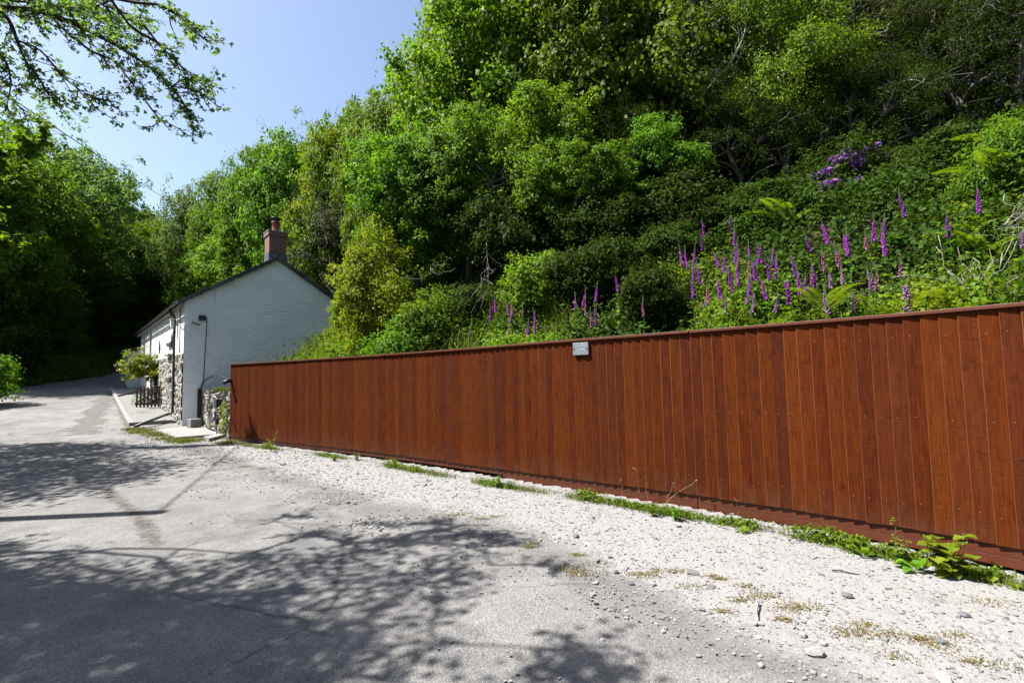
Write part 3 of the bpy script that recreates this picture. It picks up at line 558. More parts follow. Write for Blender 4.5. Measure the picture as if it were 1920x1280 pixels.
# roof: two slopes of slates laid in courses, each slate a separate face
OV, OG = 0.20, 0.14
slope_l = math.hypot(HM, APEX-EAVE); rr = np.random.default_rng(11); b = MB(); under = MB()
for side in (0, 1):
    def rp(s, r, lift):                                                  # r: 0 ridge .. 1 eave
        gg = HM*(1-r*(1+OV/HM)) if side == 0 else HM*(1+r*(1+OV/HM))
        z = APEX+0.09-(APEX-EAVE)*r*(1+OV/HM)+lift; return hp(s, gg, z)-ho
    nc = 15
    for c in range(nc):
        r0, r1 = c/nc, min(1.0, (c+1)/nc+0.012); s = -OG+(c % 2)*-0.0
        first = True
        while s < HL+OG:
            w = rr.uniform(0.24, 0.40) if not first else rr.uniform(0.18, 0.36); first = False
            e = min(s+w-0.006, HL+OG); l0, l1 = 0.0, 0.03+rr.normal(0, 0.004); jr = rr.normal(0, 0.004)
            V = [rp(s, r0, l0), rp(e, r0, l0), rp(e, r1+jr, l1), rp(s, r1+jr, l1)]
            V += [v-np.array([0, 0, 0.014]) for v in V]
            b.add(V, [(0, 1, 2, 3), (7, 6, 5, 4), (0, 4, 5, 1), (1, 5, 6, 2), (2, 6, 7, 3), (3, 7, 4, 0)]); s += w
    V = [rp(-OG+.02, 0, -0.02), rp(HL+OG-.02, 0, -0.02), rp(HL+OG-.02, 0.995, -0.02), rp(-OG+.02, 0.995, -0.02)]
    V += [v-np.array([0, 0, 0.05]) for v in V]; under.add(V, [(0, 1, 2, 3), (7, 6, 5, 4), (0, 4, 5, 1), (1, 5, 6, 2), (2, 6, 7, 3), (3, 7, 4, 0)])
    # slate-hung verge
    for e_ in (-OG, HL+OG):
        for c in range(13):
            r0, r1 = c/13, (c+1)/13-0.002; o_ = -0.012 if e_ < 0 else 0.012; dp = 0.145+rr.normal(0, 0.006)
            V = [rp(e_+o_+rr.normal(0, .003), r0, 0.004), rp(e_+o_, r1, 0.022), rp(e_+o_, r1, 0.022-dp), rp(e_+o_, r0, -dp)]
            V += [v+np.array([*(WD*(0.02 if e_ < 0 else -0.02)), 0]) for v in V]; b.add(V, [(0, 1, 2, 3), (7, 6, 5, 4), (0, 4, 5, 1), (1, 5, 6, 2), (2, 6, 7, 3), (3, 7, 4, 0)])
roof = b.build('roof', M['slate'], house)
under.build('roof_deck', M['gate_wood'], roof)
rg = MB()
for k in range(int((HL+0.3)/0.45)):
    s0 = -OG+k*0.45; s1 = s0+0.44
    V = [hp(s, HM+gg, APEX+zz)-ho for s in (s0, s1) for gg, zz in ((-0.13, 0.06), (-0.07, 0.125), (0, 0.15), (0.07, 0.125), (0.13, 0.06))]
    rg.add(V, [(i, i+1, i+6, i+5) for i in range(4)]+[(4, 3, 2, 1, 0), (5, 6, 7, 8, 9)])
rg.build('ridge_tiles', M['slate'], roof)
# rafter feet under the eave
for k in range(22):
    rb = MB(); s = 0.2+k*0.66; zb = EAVE-0.04
    rb.bar(hp(s, 0.02, zb)-ho, hp(s, -OV+0.04, zb-0.19)-ho, 0.06, 0.09); rb.build('rafter_foot', M['window_paint'], roof)
# gutter and downpipe
gz = EAVE+0.09-(APEX-EAVE)*(OV/HM)-0.06
gt = MB(); prof = [(math.cos(a)*0.055, math.sin(a)*0.055) for a in np.linspace(math.pi, 2*math.pi, 7)]; prof += [(x*0.86, y*0.86) for x, y in prof[::-1]]
V = [hp(s, -OV-0.055+x, gz+y)-ho for s in (-OG, HL+OG) for x, y in prof]; m_ = len(prof)
gt.add(V, [(i, (i+1) % m_, m_+(i+1) % m_, m_+i) for i in range(m_)]+[tuple(range(m_)), tuple(range(2*m_-1, m_-1, -1))]); gut = gt.build('gutter', M['grey_pipe'], house)
SP = s_at(326, -0.08); zfoot = z_at(SP, 774, -0.08)
dp = MB(); dp.tube([hp(SP, -OV-0.055, gz-0.03)-ho, hp(SP, -OV-0.04, gz-0.09)-ho, hp(SP, -0.09, gz-0.30)-ho, hp(SP, -0.08, gz-0.40)-ho, hp(SP, -0.08, zfoot+0.06)-ho, hp(SP, -0.12, zfoot)-ho, hp(SP, -0.2, zfoot-0.02)-ho], 0.042, 10)
dpo = dp.build('downpipe', M['grey_pipe'], house, True)
for z in (3.2, 2.2, 1.2):
    k = MB(); k.tube([hp(SP, -0.08, z-0.03)-ho, hp(SP, -0.08, z+0.03)-ho], 0.05, 10); k.build('pipe_clip', M['grey_pipe'], dpo, True)
zb = z_at(SP, 607, -0.12)
k = MB(); k.box(hp(SP-0.02, -0.15, zb)-ho, (0.20, 0.10, 0.26), HRZ); k.box(hp(SP-0.02, -0.15, zb+0.15)-ho, (0.26, 0.14, 0.035), HRZ); k.build('junction_box', M['white_plastic'], house, bevel=0.008)
# thin dark tube beside the downpipe, floodlight arm at the corner
k = MB(); k.tube([hp(0.55, -0.035, 4.0)-ho, hp(0.55, -0.035, FLOOR1+0.05)-ho], 0.014, 6); k.build('thin_dark_tube', M['grey_pipe'], house)
fl_ = MB(); zf = z_at(0, 606); fl_.tube([hp(0.7, -0.06, zf+0.03)-ho, hp(0.15, -0.10, zf-0.02)-ho, hp(-0.06, -0.04, zf-0.03)-ho, hp(-0.16, 0.20, zf+0.02)-ho], 0.014, 6); arm = fl_.build('lamp_arm', M['white_plastic'], house)
k = MB(); k.box(hp(-0.17, 0.30, zf-0.01)-ho, (0.12, 0.26, 0.05), HRZ, tilt=((1, 0, 0), (0, 0.94, -0.34), (0, 0.34, 0.94))); k.build('lamp_head', M['plate_metal'], arm, bevel=0.01)
# iron tie plates on the front
for px_, py_ in ((299.5, 651), (322.5, 638)):
    s = s_at(px_); z = z_at(s, py_); k = MB()
    V = [hp(s+ds, -0.03, z+dz)-ho for ds, dz in ((-0.2, 0), (0, -0.27), (0.2, 0), (0, 0.27))]; V += [v+np.array([*(GD*0.025), 0]) for v in V]
    k.add(V, [(0, 1, 2, 3), (7, 6, 5, 4), (0, 4, 5, 1), (1, 5, 6, 2), (2, 6, 7, 3), (3, 7, 4, 0)]); k.build('wall_tie', M['black_plastic'], house)
# chimneys
def uvbox(name, s, g, z0, z1, ws, wg, mat, parent):
    me = bpy.data.meshes.new(name); V = []; Fc = []; UV = []
    cs = [(-ws/2, -wg/2), (ws/2, -wg/2), (ws/2, wg/2), (-ws/2, wg/2)]
    for a in range(4):
        (a0, b0), (a1, b1) = cs[a], cs[(a+1) % 4]; L_ = math.hypot(a1-a0, b1-b0); n = len(V); of = (0.0, 0.11, 0.05, 0.16)[a]
        V += [tuple(hp(s+a0, g+b0, z0)-ho), tuple(hp(s+a1, g+b1, z0)-ho), tuple(hp(s+a1, g+b1, z1)-ho), tuple(hp(s+a0, g+b0, z1)-ho)]; Fc.append((n, n+1, n+2, n+3)); UV += [(of, 0), (of+L_, 0), (of+L_, z1-z0), (of, z1-z0)]
    n = len(V); V += [tuple(hp(s+x, g+y, z1)-ho) for x, y in cs]; Fc.append((n, n+1, n+2, n+3)); UV += [(0, 0)]*4
    me.from_pydata(V, [], Fc); me.materials.append(mat); uv = me.uv_layers.new(name='UVMap'); uv.data.foreach_set('uv', np.array(UV, np.float32).ravel()); return obj(name, me, parent)
def chimney(s, g, ztop, ws, wg, pot):
    ch = uvbox('chimney', s, g, APEX-0.45, ztop-0.16, ws, wg, M['brick'], roof)
    uvbox('chimney_cap', s, g, ztop-0.16, ztop-0.02, ws+0.07, wg+0.07, M['brick'], ch)
    k = MB(); k.box(hp(s, g, ztop)-ho, (ws+0.10, wg+0.10, 0.045), HRZ); k.build('flaunching', M['pale_concrete'], ch, bevel=0.012)
    k = MB(); k.box(hp(s, g, APEX-0.02)-ho, (ws+0.035, wg+0.035, 0.50), HRZ); k.build('lead_flashing', M['lead'], ch)
    if pot:
        c = hp(s, g, ztop)-ho; k = MB(); k.lathe([(0.155, 0.0), (0.15, 0.06), (0.135, 0.10), (0.13, 0.36), (0.15, 0.38), (0.15, 0.43), (0.11, 0.43), (0.11, 0.2)], c, 18); pt = k.build('chimney_pot', M['terracotta'], ch, True)
        k = MB(); k.lathe([(0.10, 0.40), (0.11, 0.46), (0.18, 0.55), (0.185, 0.575), (0.10, 0.60)], c, 18); k.build('pot_cowl', M['black_plastic'], pt, True)
chimney(0.34, HM+0.03, 6.98, 0.56, 0.60, True); chimney(HL-0.6, HM, 6.50, 0.5, 0.55, False)
# low porch beyond the far end
k = MB(); k.box(hp(HL+1.2, 0.6, 1.6)-ho, (2.3, 2.2, 3.0), HRZ); an = k.build('porch', M['front_render'], house)
k = MB(); V = [hp(HL+0.1, -0.75, 3.11)-ho, hp(HL+2.5, -0.75, 3.11)-ho, hp(HL+2.5, 1.9, 3.75)-ho, hp(HL+0.1, 1.9, 3.75)-ho]; V += [v+np.array([0, 0, 0.1]) for v in V]
k.add(V, [(3, 2, 1, 0), (4, 5, 6, 7), (0, 1, 5, 4), (1, 2, 6, 5), (2, 3, 7, 6), (3, 0, 4, 7)]); k.build('porch_roof', M['slate'], an)
# gable fittings: black sensor, cable, black conduit
def gpt(px, py, s=-0.03):
    uu = np.linspace(0, HS, 2000); P = np.array([hp(s, u, 2.0) for u in uu])-_eye; X = PW/2+F*(P@_rt)/(P@_fw); u = uu[int(np.argmin(np.abs(X-px)))]
    zz = np.linspace(-0.5, 7, 3000); P = hp(s, u)-_eye; d = P[None]+np.stack([0*zz, 0*zz, zz], 1); Y = PH/2-F*(d@_up)/(d@_fw); return hp(s, u, zz[int(np.argmin(np.abs(Y-py)))])
q = gpt(377.5, 596); k = MB(); k.box(q-ho, (0.10, 0.20, 0.16), HRZ); k.box(q-ho+np.array([*(-WD*0.06), -0.02]), (0.05, 0.13, 0.08), HRZ); k.build('alarm_sensor', M['black_plastic'], house, bevel=0.012)
k = MB(); k.tube([gpt(386, 595)-ho, gpt(386.5, 601)-ho, gpt(384, 660)-ho, gpt(382, 712)-ho, gpt(378, 724)-ho, gpt(375.5, 733)-ho], 0.012, 6); k.build('cable', M['wire'], house, True)
qa, qb = gpt(375.5, 728, -0.05), gpt(375, 803, -0.05); k = MB(); k.box((qa+qb)/2-ho, (0.09, 0.11, abs(qa[2]-qb[2])), HRZ); k.build('conduit', M['black_plastic'], house, bevel=0.01)
k = MB(); qs = gpt(386, 556); k.box(np.array([*qs[:2], (qs[2]+qb[2])/2])-ho, (0.02, 0.05, 0.1), HRZ) if False else k.box(gpt(386.5, 570, -0.01)-ho, (0.02, 0.03, 0.9), HRZ); k.build('wall_batten', M['brightened_gable_render'], house)

# ------------------------------------------------------------------ in front of the cottage
def zg(p): return G(p[0], p[1])
kA = hit(246, 799)[:2]; 
off_k = (kA-C0)@FN
ks = float((kA-C0)@WD)
def fpt(s, o): q = C0+WD*s+FN*o; return np.array([q[0], q[1]])
# gravel forecourt between the kerb and the wall
b = MB(); ns = 40; V = []
for i in range(ns+1):
    s = ks+(13.0-ks)*i/ns
    for o in np.linspace(-0.05, off_k-0.02, 6): q = fpt(s, o); V.append((*q, zg(q)+0.075))
b.add(V, [(i*6+j, i*6+j+1, (i+1)*6+j+1, (i+1)*6+j) for i in range(ns) for j in range(5)]); tag(b.build('forecourt', M['forecourt_gravel']), kind='structure')
b = MB(); sk = np.linspace(ks, 13.0, 15)
for s0, s1 in zip(sk[:-1], sk[1:]):
    p0, p1 = fpt(s0+0.006, off_k), fpt(s1-0.006, off_k); b.bar((*p0, zg(p0)+0.045), (*p1, zg(p1)+0.045), 0.13, 0.16)
p0, p1 = fpt(ks+0.0, off_k+0.065), fpt(ks+0.0, 0.12); b.bar((*p0, zg(p0)+0.045), (*p1, zg(p1)+0.045), 0.09, 0.158)
tag(b.build('kerb', M['pale_concrete'], bevel=0.012), kind='structure')
def drain(name, pa, pb, label, off=0.11):
    A, B = hit(*pa, off=off), hit(*pb, off=off); o = empty(name, A, 0, label, 'pipe'); k = MB(); P = [np.zeros(3), (B-A)*0.5+np.array([0, 0, 0.0]), B-A]; k.tube(P, 0.042, 10); k.build('pipe_body', M['grey_pipe'], o, True)
    k = MB(); k.tube([(B-A)*0.97, (B-A)*1.0+(B-A)*0.01], 0.05, 10); k.build('pipe_collar', M['grey_pipe'], o, True); return o
b1 = hp(SP, -0.2, zfoot-0.02); A = hit(254, 799, off=0.12)
o = empty('drain_pipe', A, 0, 'dark grey drain pipe lying on gravel from the corner downpipe to the kerb', 'pipe', )
k = MB(); k.tube([np.zeros(3), (b1-A)*0.5, b1-A], 0.042, 10); k.build('pipe_body', M['grey_pipe'], o, True); k = MB(); k.tube([(b1-A)*0.94, (b1-A)*0.985], 0.052, 10); k.build('pipe_collar', M['grey_pipe'], o, True)
drain('drain_pipe', (217, 743), (252, 735), 'dark grey drain pipe crossing the forecourt beyond the picket gate')
# picket gate standing open
ga, gb = hit(300, 764, off=0.1), None
dg = ga[1]; gl = at(254, 764, dg+0.05); gl = np.array([gl[0], gl[1], ga[2]]); gv = gl-ga; gw = np.linalg.norm(gv); gd_ = gv/gw
gate = empty('picket_gate', ga, 0, 'dark brown wooden picket gate standing open on the gravel in front of the stone wall', 'gate')
for i in range(7):
    k = MB(); c = gd_*(0.05+(gw-0.1)*i/6); hgt = 0.86+0.03*math.sin(i*1.7); k.bar(c+np.array([0, 0, 0.03]), c+np.array([0, 0, hgt]), 0.075, 0.022, up=(gd_[1], -gd_[0], 0)); k.build('picket', M['gate_wood'], gate, bevel=0.006)
gn = np.array([-gd_[1], gd_[0], 0])*0.025
for z in (0.16, 0.72): k = MB(); k.bar(gn+np.array([0, 0, z]), gn+gd_*gw+np.array([0, 0, z]), 0.03, 0.07); k.build('rail', M['gate_wood'], gate)
k = MB(); k.bar(gn*1.9+gd_*gw*0.96+np.array([0, 0, 0.2]), gn*1.9+gd_*0.1+np.array([0, 0, 0.68]), 0.03, 0.07); k.build('brace', M['gate_wood'], gate)
k = MB(); k.bar(-gd_*0.09+np.array([0, 0, -0.1]), -gd_*0.09+np.array([0, 0, 1.05]), 0.10, 0.10, up=(1, 0, 0)); k.build('post', M['gate_wood'], gate, bevel=0.006)
# concrete slab, plank, block
def flat(name, pts, th, mat, label, cat, up=0.02):
    P = [hit(*p) for p in pts]; c = np.mean(P, 0); o = empty(name, c, 0, label, cat) if label else None; k = MB(); z = max(p[2] for p in P)+up
    V = [np.array([p[0], p[1], z])-(c if label else 0) for p in P]+[np.array([p[0], p[1], z-th])-(c if label else 0) for p in P]; n = len(P)
    k.add(V, [tuple(range(n)), tuple(range(2*n-1, n-1, -1))]+[(i, (i+1) % n, n+(i+1) % n, n+i) for i in range(n)])
    if label: tag(k.build(name, mat, bevel=0.006), label, cat).location = c; bpy.data.objects.remove(o); return c
    return tag(k.build(name, mat, bevel=0.006), kind='structure')
flat('concrete_apron', [(292, 808), (345, 801), (397, 803), (420, 812), (405, 819), (330, 825)], 0.3, M['pale_concrete'], None, None, 0.035)
flat('concrete_plank', [(381, 826), (418, 817), (429, 819), (392, 829)], 0.07, M['pale_concrete'], 'pale flat slab lying loose on the ground at the left end of the fence', 'slab', 0.10)
bc = hit(364, 804); k = MB(); k.box((0, 0, 0.15), (0.26, 0.30, 0.27), HRZ+0.25); bo = k.build('concrete_block', M['concrete'], bevel=0.012); bo.location = (bc[0], bc[1], bc[2]+0.03); tag(bo, 'grey concrete block standing on the apron below the gable wall', 'block')
# garden wall of rubble between gable and fence
WZ = 1.28
gwall = empty('stone_wall', (*W1, 0), 0, 'low rubble stone wall between the cottage gable and the end of the fence', 'wall'); wo = np.array([*W1, 0])
def segn(a, b): d = (b-a)/np.linalg.norm(b-a); n = np.array([d[1], -d[0]]); return n if n@(-a) > 0 else -n
pal2 = [(0.34, 0.33, 0.30), (0.22, 0.21, 0.19), (0.42, 0.40, 0.36), (0.28, 0.25, 0.20), (0.15, 0.145, 0.13)]
FE2 = FEND+np.array([0.02, 0.10])
tz = lambda u: 1.20+0.07*np.sin(u*3.1)+0.05*np.sin(u*7.3)
stone_panel('stonework', W1, FE2, -0.2, WZ, segn(W1, FE2), gwall, wo, cell=0.26, relief=0.10, seed=4, top=tz, pal=pal2, step=0.03)
stone_panel('stonework', W0, W1, -0.2, WZ, segn(W0, W1), gwall, wo, cell=0.26, relief=0.08, seed=5, top=tz, pal=pal2, step=0.035)
# hose reel and black box on that wall
w1n = segn(W1, FE2); hpz = np.array([*(W1+(FE2-W1)*0.50+w1n*0.13), 0.84])
hose = empty('hose_reel', hpz, 0, 'black box with a coiled white and black cable hanging on the rubble wall', 'cable reel')
wd_ = np.array([*((FE2-W1)/np.linalg.norm(FE2-W1)), 0]); n3 = np.array([*w1n, 0])
k = MB(); k.box(wd_*0.18+np.array([0, 0, 0.08]), (0.30, 0.14, 0.22), math.atan2(wd_[1], wd_[0])); k.build('reel_box', M['black_plastic'], hose, bevel=0.015)
for j in range(4):
    k = MB(); rr_ = 0.17+0.02*j; P = [wd_*(rr_*1.25*math.cos(a)-0.05*j)+np.array([0, 0, rr_*1.25*math.sin(a)-0.12-0.02*j])+n3*(0.03+0.012*j) for a in np.linspace(0.6, 2*math.pi+0.2, 26)]; k.tube(P, 0.009, 5); k.build('cable_coil', M['white_plastic'] if j == 0 else M['wire'], hose, True)
k = MB(); k.tube([wd_*0.2+n3*0.02, wd_*0.25+n3*0.03+np.array([0, 0, -0.5]), wd_*0.28+n3*0.04+np.array([0, 0, -0.78])], 0.012, 5); k.box(wd_*0.28+n3*0.03+np.array([0, 0, -0.42]), (0.09, 0.07, 0.14), 0.6); k.build('lead', M['wire'], hose)
# spotlight on the fence end with its cable from the gable
qf = np.array([*fp(0.05), 1.52]); t0 = ft(0.05); n0 = np.array([t0[1], -t0[0]]); n0 = n0 if n0@(-fp(0.05)) > 0 else -n0
spt = empty('spotlight', qf+np.array([*(n0*0.03), 0]), math.atan2(n0[1], n0[0]), 'small black spotlight fixed to the left end of the fence', 'light')
k = MB(); k.box((0.02, 0, 0), (0.04, 0.06, 0.10)); k.build('bracket', M['black_plastic'], spt)
k = MB(); k.tube([(0.03, 0, 0.02), (0.08, 0, 0.0), (0.19, 0, -0.06)], [0.03, 0.045, 0.055], 12); k.build('lamp_head', M['black_plastic'], spt, True)
cb = MB(); P0 = gpt(377, 733); Pm = [gpt(379, 722), gpt(385, 712), gpt(395, 706), gpt(405, 705)]; Pe = qf+np.array([*(n0*0.02), 0.02])
P = catmull(np.array([P0]+[p+np.array([*(-WD*0.05), 0]) for p in Pm]+[(Pm[-1]+Pe)/2+np.array([0, 0, 0.03]), Pe]), 6); cb.tube(P, 0.012, 6)
co = cb.build('power_cable', M['wire'], None, True); tag(co, 'black cable arching from the gable conduit across to the fence spotlight', 'cable')
# utility pole out to the left and its wire
pz = G(-8.85, 5.45); pole = empty('utility_pole', (-8.85, 5.45, pz), 0, 'brown timber pole carrying the overhead wire at the left side of the lane', 'pole')
k = MB(); k.tube([(0, 0, -0.3), (0, 0, 7.1)], [0.13, 0.10], 12); k.build('pole_shaft', M['pole_wood'], pole, True)
k = MB(); k.box((0.1, 0, 6.9), (0.12, 0.10, 0.2)); k.build('insulator', M['grey_pipe'], pole, bevel=0.01)
wa = np.array([-8.75, 5.45, pz+6.95]); we = at(330, 384, 42.0); w1_ = at(215, 303, 20.0)
P = [wa+(we-wa)*u+np.array([0, 0, -0.10*4*u*(1-u)]) for u in np.linspace(0, 1, 24)]
k = MB(); k.tube(P, 0.016, 5); tag(k.build('overhead_wire', M['wire'], None, True), 'thin black overhead wire slanting across the sky above the left hand trees', 'wire')

# ------------------------------------------------------------------ vegetation: leaf clouds
leafmat('leaf_bright', (0.062, 0.108, 0.005), (0.092, 0.150, 0.007), (0.145, 0.205, 0.013), 0.46)
leafmat('leaf_lime', (0.100, 0.155, 0.006), (0.140, 0.205, 0.009), (0.200, 0.255, 0.018), 0.46)
leafmat('leaf_mid', (0.038, 0.074, 0.006), (0.060, 0.106, 0.008), (0.095, 0.142, 0.012), 0.50)
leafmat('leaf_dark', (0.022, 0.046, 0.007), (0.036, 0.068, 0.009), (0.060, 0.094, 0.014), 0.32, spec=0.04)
leafmat('leaf_olive', (0.030, 0.040, 0.010), (0.048, 0.060, 0.014), (0.075, 0.082, 0.022), 0.25)
leafmat('leaf_pale', (0.070, 0.118, 0.034), (0.098, 0.156, 0.045), (0.135, 0.195, 0.060), 0.44)
leafmat('fern_green', (0.085, 0.165, 0.010), (0.120, 0.210, 0.014), (0.190, 0.260, 0.022), 0.45)
leafmat('grass_blade', (0.070, 0.130, 0.015), (0.130, 0.185, 0.025), (0.260, 0.240, 0.060), 0.40)
leafmat('bank_blade', (0.060, 0.110, 0.012), (0.095, 0.145, 0.018), (0.200, 0.180, 0.070), 0.40)
leafmat('moss', (0.15, 0.145, 0.03), (0.24, 0.20, 0.05), (0.34, 0.25, 0.09), 0.2)
leafmat('foxglove_bell', (0.19, 0.022, 0.26), (0.26, 0.036, 0.34), (0.37, 0.08, 0.45), 0.35, tcol=(1.1, 0.8, 1.1))
leafmat('foxglove_pale', (0.36, 0.16, 0.40), (0.46, 0.25, 0.48), (0.58, 0.38, 0.57), 0.35, tcol=(1.0, 0.9, 1.0))
leafmat('foxglove_pink', (0.40, 0.10, 0.24), (0.48, 0.15, 0.32), (0.52, 0.22, 0.36), 0.3, tcol=(1.0, 0.8, 0.9))
leafmat('rhododendron_flower', (0.26, 0.09, 0.42), (0.34, 0.13, 0.52), (0.46, 0.20, 0.60), 0.35, tcol=(1.0, 0.8, 1.1))
leafmat('white_flower', (0.75, 0.74, 0.62), (0.82, 0.81, 0.72), (0.86, 0.86, 0.80), 0.3, tcol=(1, 1, 0.95))
plain('green_stem', (0.10, 0.15, 0.04), 0.6, 0.3); plain('dry_stem', (0.34, 0.27, 0.16), 0.7, 0.2)

def nrm(v): return v/(np.linalg.norm(v, axis=-1, keepdims=True)+1e-9)
def leaf_quads(rng, pos, out, size, up=0.40, rnd=0.8, droop=0.40, asp=0.40, outw=0.65):
    """kite shaped, slightly folded leaves at pos; out: outward directions"""
    n = len(pos); z = np.array([0, 0, 1.0])
    N = nrm(up*z+outw*out+rnd*rng.normal(size=(n, 3))*0.6)
    T = nrm(out*0.8+rng.normal(size=(n, 3))*0.7-z*droop); T = nrm(T-N*(T*N).sum(1, keepdims=True)); B = np.cross(N, T)
    L = (size*rng.uniform(0.65, 1.25, n))[:, None]; w = L*asp
    a = pos; m = pos+T*L*0.42
    return np.stack([a, m+B*w+N*L*0.10, a+T*L-N*L*0.12, m-B*w+N*L*0.10], 1)
def clump_leaves(rng, cen, crad, out, per, size, flat=0.6, **kw):
    n = len(cen); c = np.repeat(cen, per, 0); o = np.repeat(out, per, 0); r = np.repeat(np.broadcast_to(crad, (n,)), per)
    g = rng.normal(size=(n*per, 3))*0.55; g[:, 2] *= flat
    p = c+g*r[:, None]; o = nrm(o*0.8+g*0.8)
    return leaf_quads(rng, p, o, size, **kw)
def fib(n, rng, jit=0.25):
    i = np.arange(n)+0.5; ph = np.arccos(1-2*i/n); th = math.pi*(1+5**0.5)*i
    v = np.stack([np.cos(th)*np.sin(ph), np.sin(th)*np.sin(ph), np.cos(ph)], 1)
    return nrm(v+rng.normal(size=(n, 3))*jit)
def bend(a, b, rng, k=5, amp=0.08, sag=0.0):
    a = np.asarray(a, float); b = np.asarray(b, float); L = np.linalg.norm(b-a); u = np.linspace(0, 1, k)[:, None]
    off = np.cumsum(rng.normal(size=(k, 3)), 0); off -= off[0]; off -= u*off[-1]
    return a+(b-a)*u+off*amp*L*0.5+np.array([0, 0, -sag*L])*(4*u*(1-u))
PROTO = {}
def tree_proto(key, seed, H, Rc, base, lobes, clumps, per, leaf, lmat, bark, trunk_r=0.16, lobe_r=0.42, crad=0.30, flat=0.6, gaps=0.0, twigs=0, twig_mat=None, airy=1.0, shape=None, stems=1, kw=None):
    """a tree of height H: tapered trunk with limbs to every lobe of the crown, leaf clumps over the lobes"""
    rng = np.random.default_rng(seed); kw = kw or {}
    zc = (base+1.0)/2*H; Rz = (1.0-base)/2*H; cc = np.array([0, 0, zc])
    d = fib(lobes, rng, 0.3); q = rng.uniform(0.42, 0.94, lobes)[:, None]
    if shape is not None: wz = shape(0.5+0.5*d[:, 2:3]*q); 
    else: wz = 1.0
    LC = cc+d*q*np.array([Rc, Rc, Rz])*np.concatenate([np.ones((lobes, 2))*wz, np.ones((lobes, 1))], 1)
    LR = lobe_r*Rc*rng.uniform(0.65, 1.25, lobes)
    cen = []; out = []
    for i in range(lobes):
        v = fib(clumps, rng, 0.35); v[:, 2] = v[:, 2]*0.9+0.12; v = nrm(v)
        rr_ = rng.uniform(0.62, 1.08, clumps)[:, None]; c = LC[i]+v*rr_*LR[i]*np.array([1, 1, 0.85])
        k = rng.random(clumps) > gaps*(0.4+0.6*(v[:, 2] < -0.2)); cen.append(c[k]); out.append(nrm(0.6*v+0.5*nrm(c-cc))[k])
    cen = np.vstack(cen); out = np.vstack(out)
    ne = int(len(cen)*0.30); ve = nrm(rng.normal(size=(ne, 3))); re = rng.uniform(0.55, 1.06, (ne, 1))*(0.88+0.16*np.sin(ve[:, :1]*5+seed)+0.12*np.sin(ve[:, 2:3]*7+ve[:, 1:2]*4)); cen = np.vstack([cen, cc+ve*re*np.array([Rc, Rc, Rz])]); out = np.vstack([out, nrm(ve+np.array([0, 0, 0.2]))])
    k = cen[:, 2] > base*H*0.75; cen, out = cen[k], out[k]
    Q = clump_leaves(rng, cen, crad*rng.uniform(0.7, 1.3, len(cen)), out, per, leaf, flat, **kw)
    crown = fast_mesh('crown', Q, 4, lmat)
    b = MB(); tops = []
    for s in range(stems):
        x0 = rng.normal(size=2)*0.12*(stems > 1); top = np.array([*(rng.normal(size=2)*Rc*(0.12 if stems == 1 else 0.35)), zc+Rz*0.35])
        P = bend((x0[0], x0[1], -0.4), top, rng, 9, 0.10); rad = trunk_r*np.linspace(1.25, 0.25, 9)/(stems**0.5); b.tube(P, rad, 9); tops.append((P, rad))
    for i in range(lobes):
        P, rad = tops[i % stems]; zz = max(base*H*0.6, LC[i, 2]-rng.uniform(0.3, 0.55)*H*0.35); j = int(np.clip(np.searchsorted(P[:, 2], zz), 2, len(P)-1))
        r0 = rad[j]*0.55; lp = bend(P[j], LC[i], rng, 6, 0.14, -0.05); b.tube(lp, np.linspace(r0, r0*0.3+0.004, 6), 6, cap=False)
        sel = np.argsort(((cen-LC[i])**2).sum(1))[:max(4, clumps//3)]
        for c in sel[::2]:
            b.tube(bend(lp[rng.integers(3, 6)], cen[c], rng, 4, 0.15), np.linspace(r0*0.28+0.003, 0.004, 4), 4, cap=False)
    mats = [bark]
    if twigs:
        mats = [bark, twig_mat or bark]
        for _ in range(twigs):
            i = rng.integers(lobes); a = LC[i]+rng.normal(size=3)*LR[i]*0.5; v = nrm(nrm(a-cc)+rng.normal(size=3)*0.6); L = rng.uniform(0.5, 1.5)
            P = bend(a, a+v*L, rng, 5, 0.25); b.tube(P, np.linspace(0.012, 0.003, 5), 4, 1, cap=False)
            for _2 in range(3):
                m = rng.integers(1, 4); v2 = nrm(v+rng.normal(size=3)*0.7); b.tube(bend(P[m], P[m]+v2*L*rng.uniform(0.25, 0.5), rng, 4, 0.25), np.linspace(0.007, 0.002, 4), 3, 1, cap=False)
    PROTO[key] = (b.mesh('trunk', mats, True), crown, H, Rc)
m_ = M
tree_proto('broad1', 21, 10, 3.6, 0.16, 26, 34, 54, 0.16, m_['leaf_bright'], m_['bark_dark'], 0.20, 0.38, 0.36, gaps=0.1, twigs=14, twig_mat=m_['bark_grey'])
tree_proto('broad2', 22, 10, 3.4, 0.14, 26, 34, 52, 0.15, m_['leaf_mid'], m_['bark_dark'], 0.18, 0.38, 0.34, gaps=0.1, twigs=22, twig_mat=m_['bark_grey'])
tree_proto('broad3', 23, 9, 3.2, 0.10, 26, 34, 50, 0.14, m_['leaf_bright'], m_['bark_grey'], 0.16, 0.36, 0.32, gaps=0.12, twigs=10, stems=2)
tree_proto('oak', 24, 10, 4.0, 0.18, 32, 34, 46, 0.15, m_['leaf_mid'], m_['bark_dark'], 0.26, 0.34, 0.34, flat=0.7, gaps=0.15)
tree_proto('paleoak', 25, 10, 4.0, 0.20, 30, 30, 40, 0.15, m_['leaf_pale'], m_['bark_dark'], 0.24, 0.34, 0.32, flat=0.7, gaps=0.15)
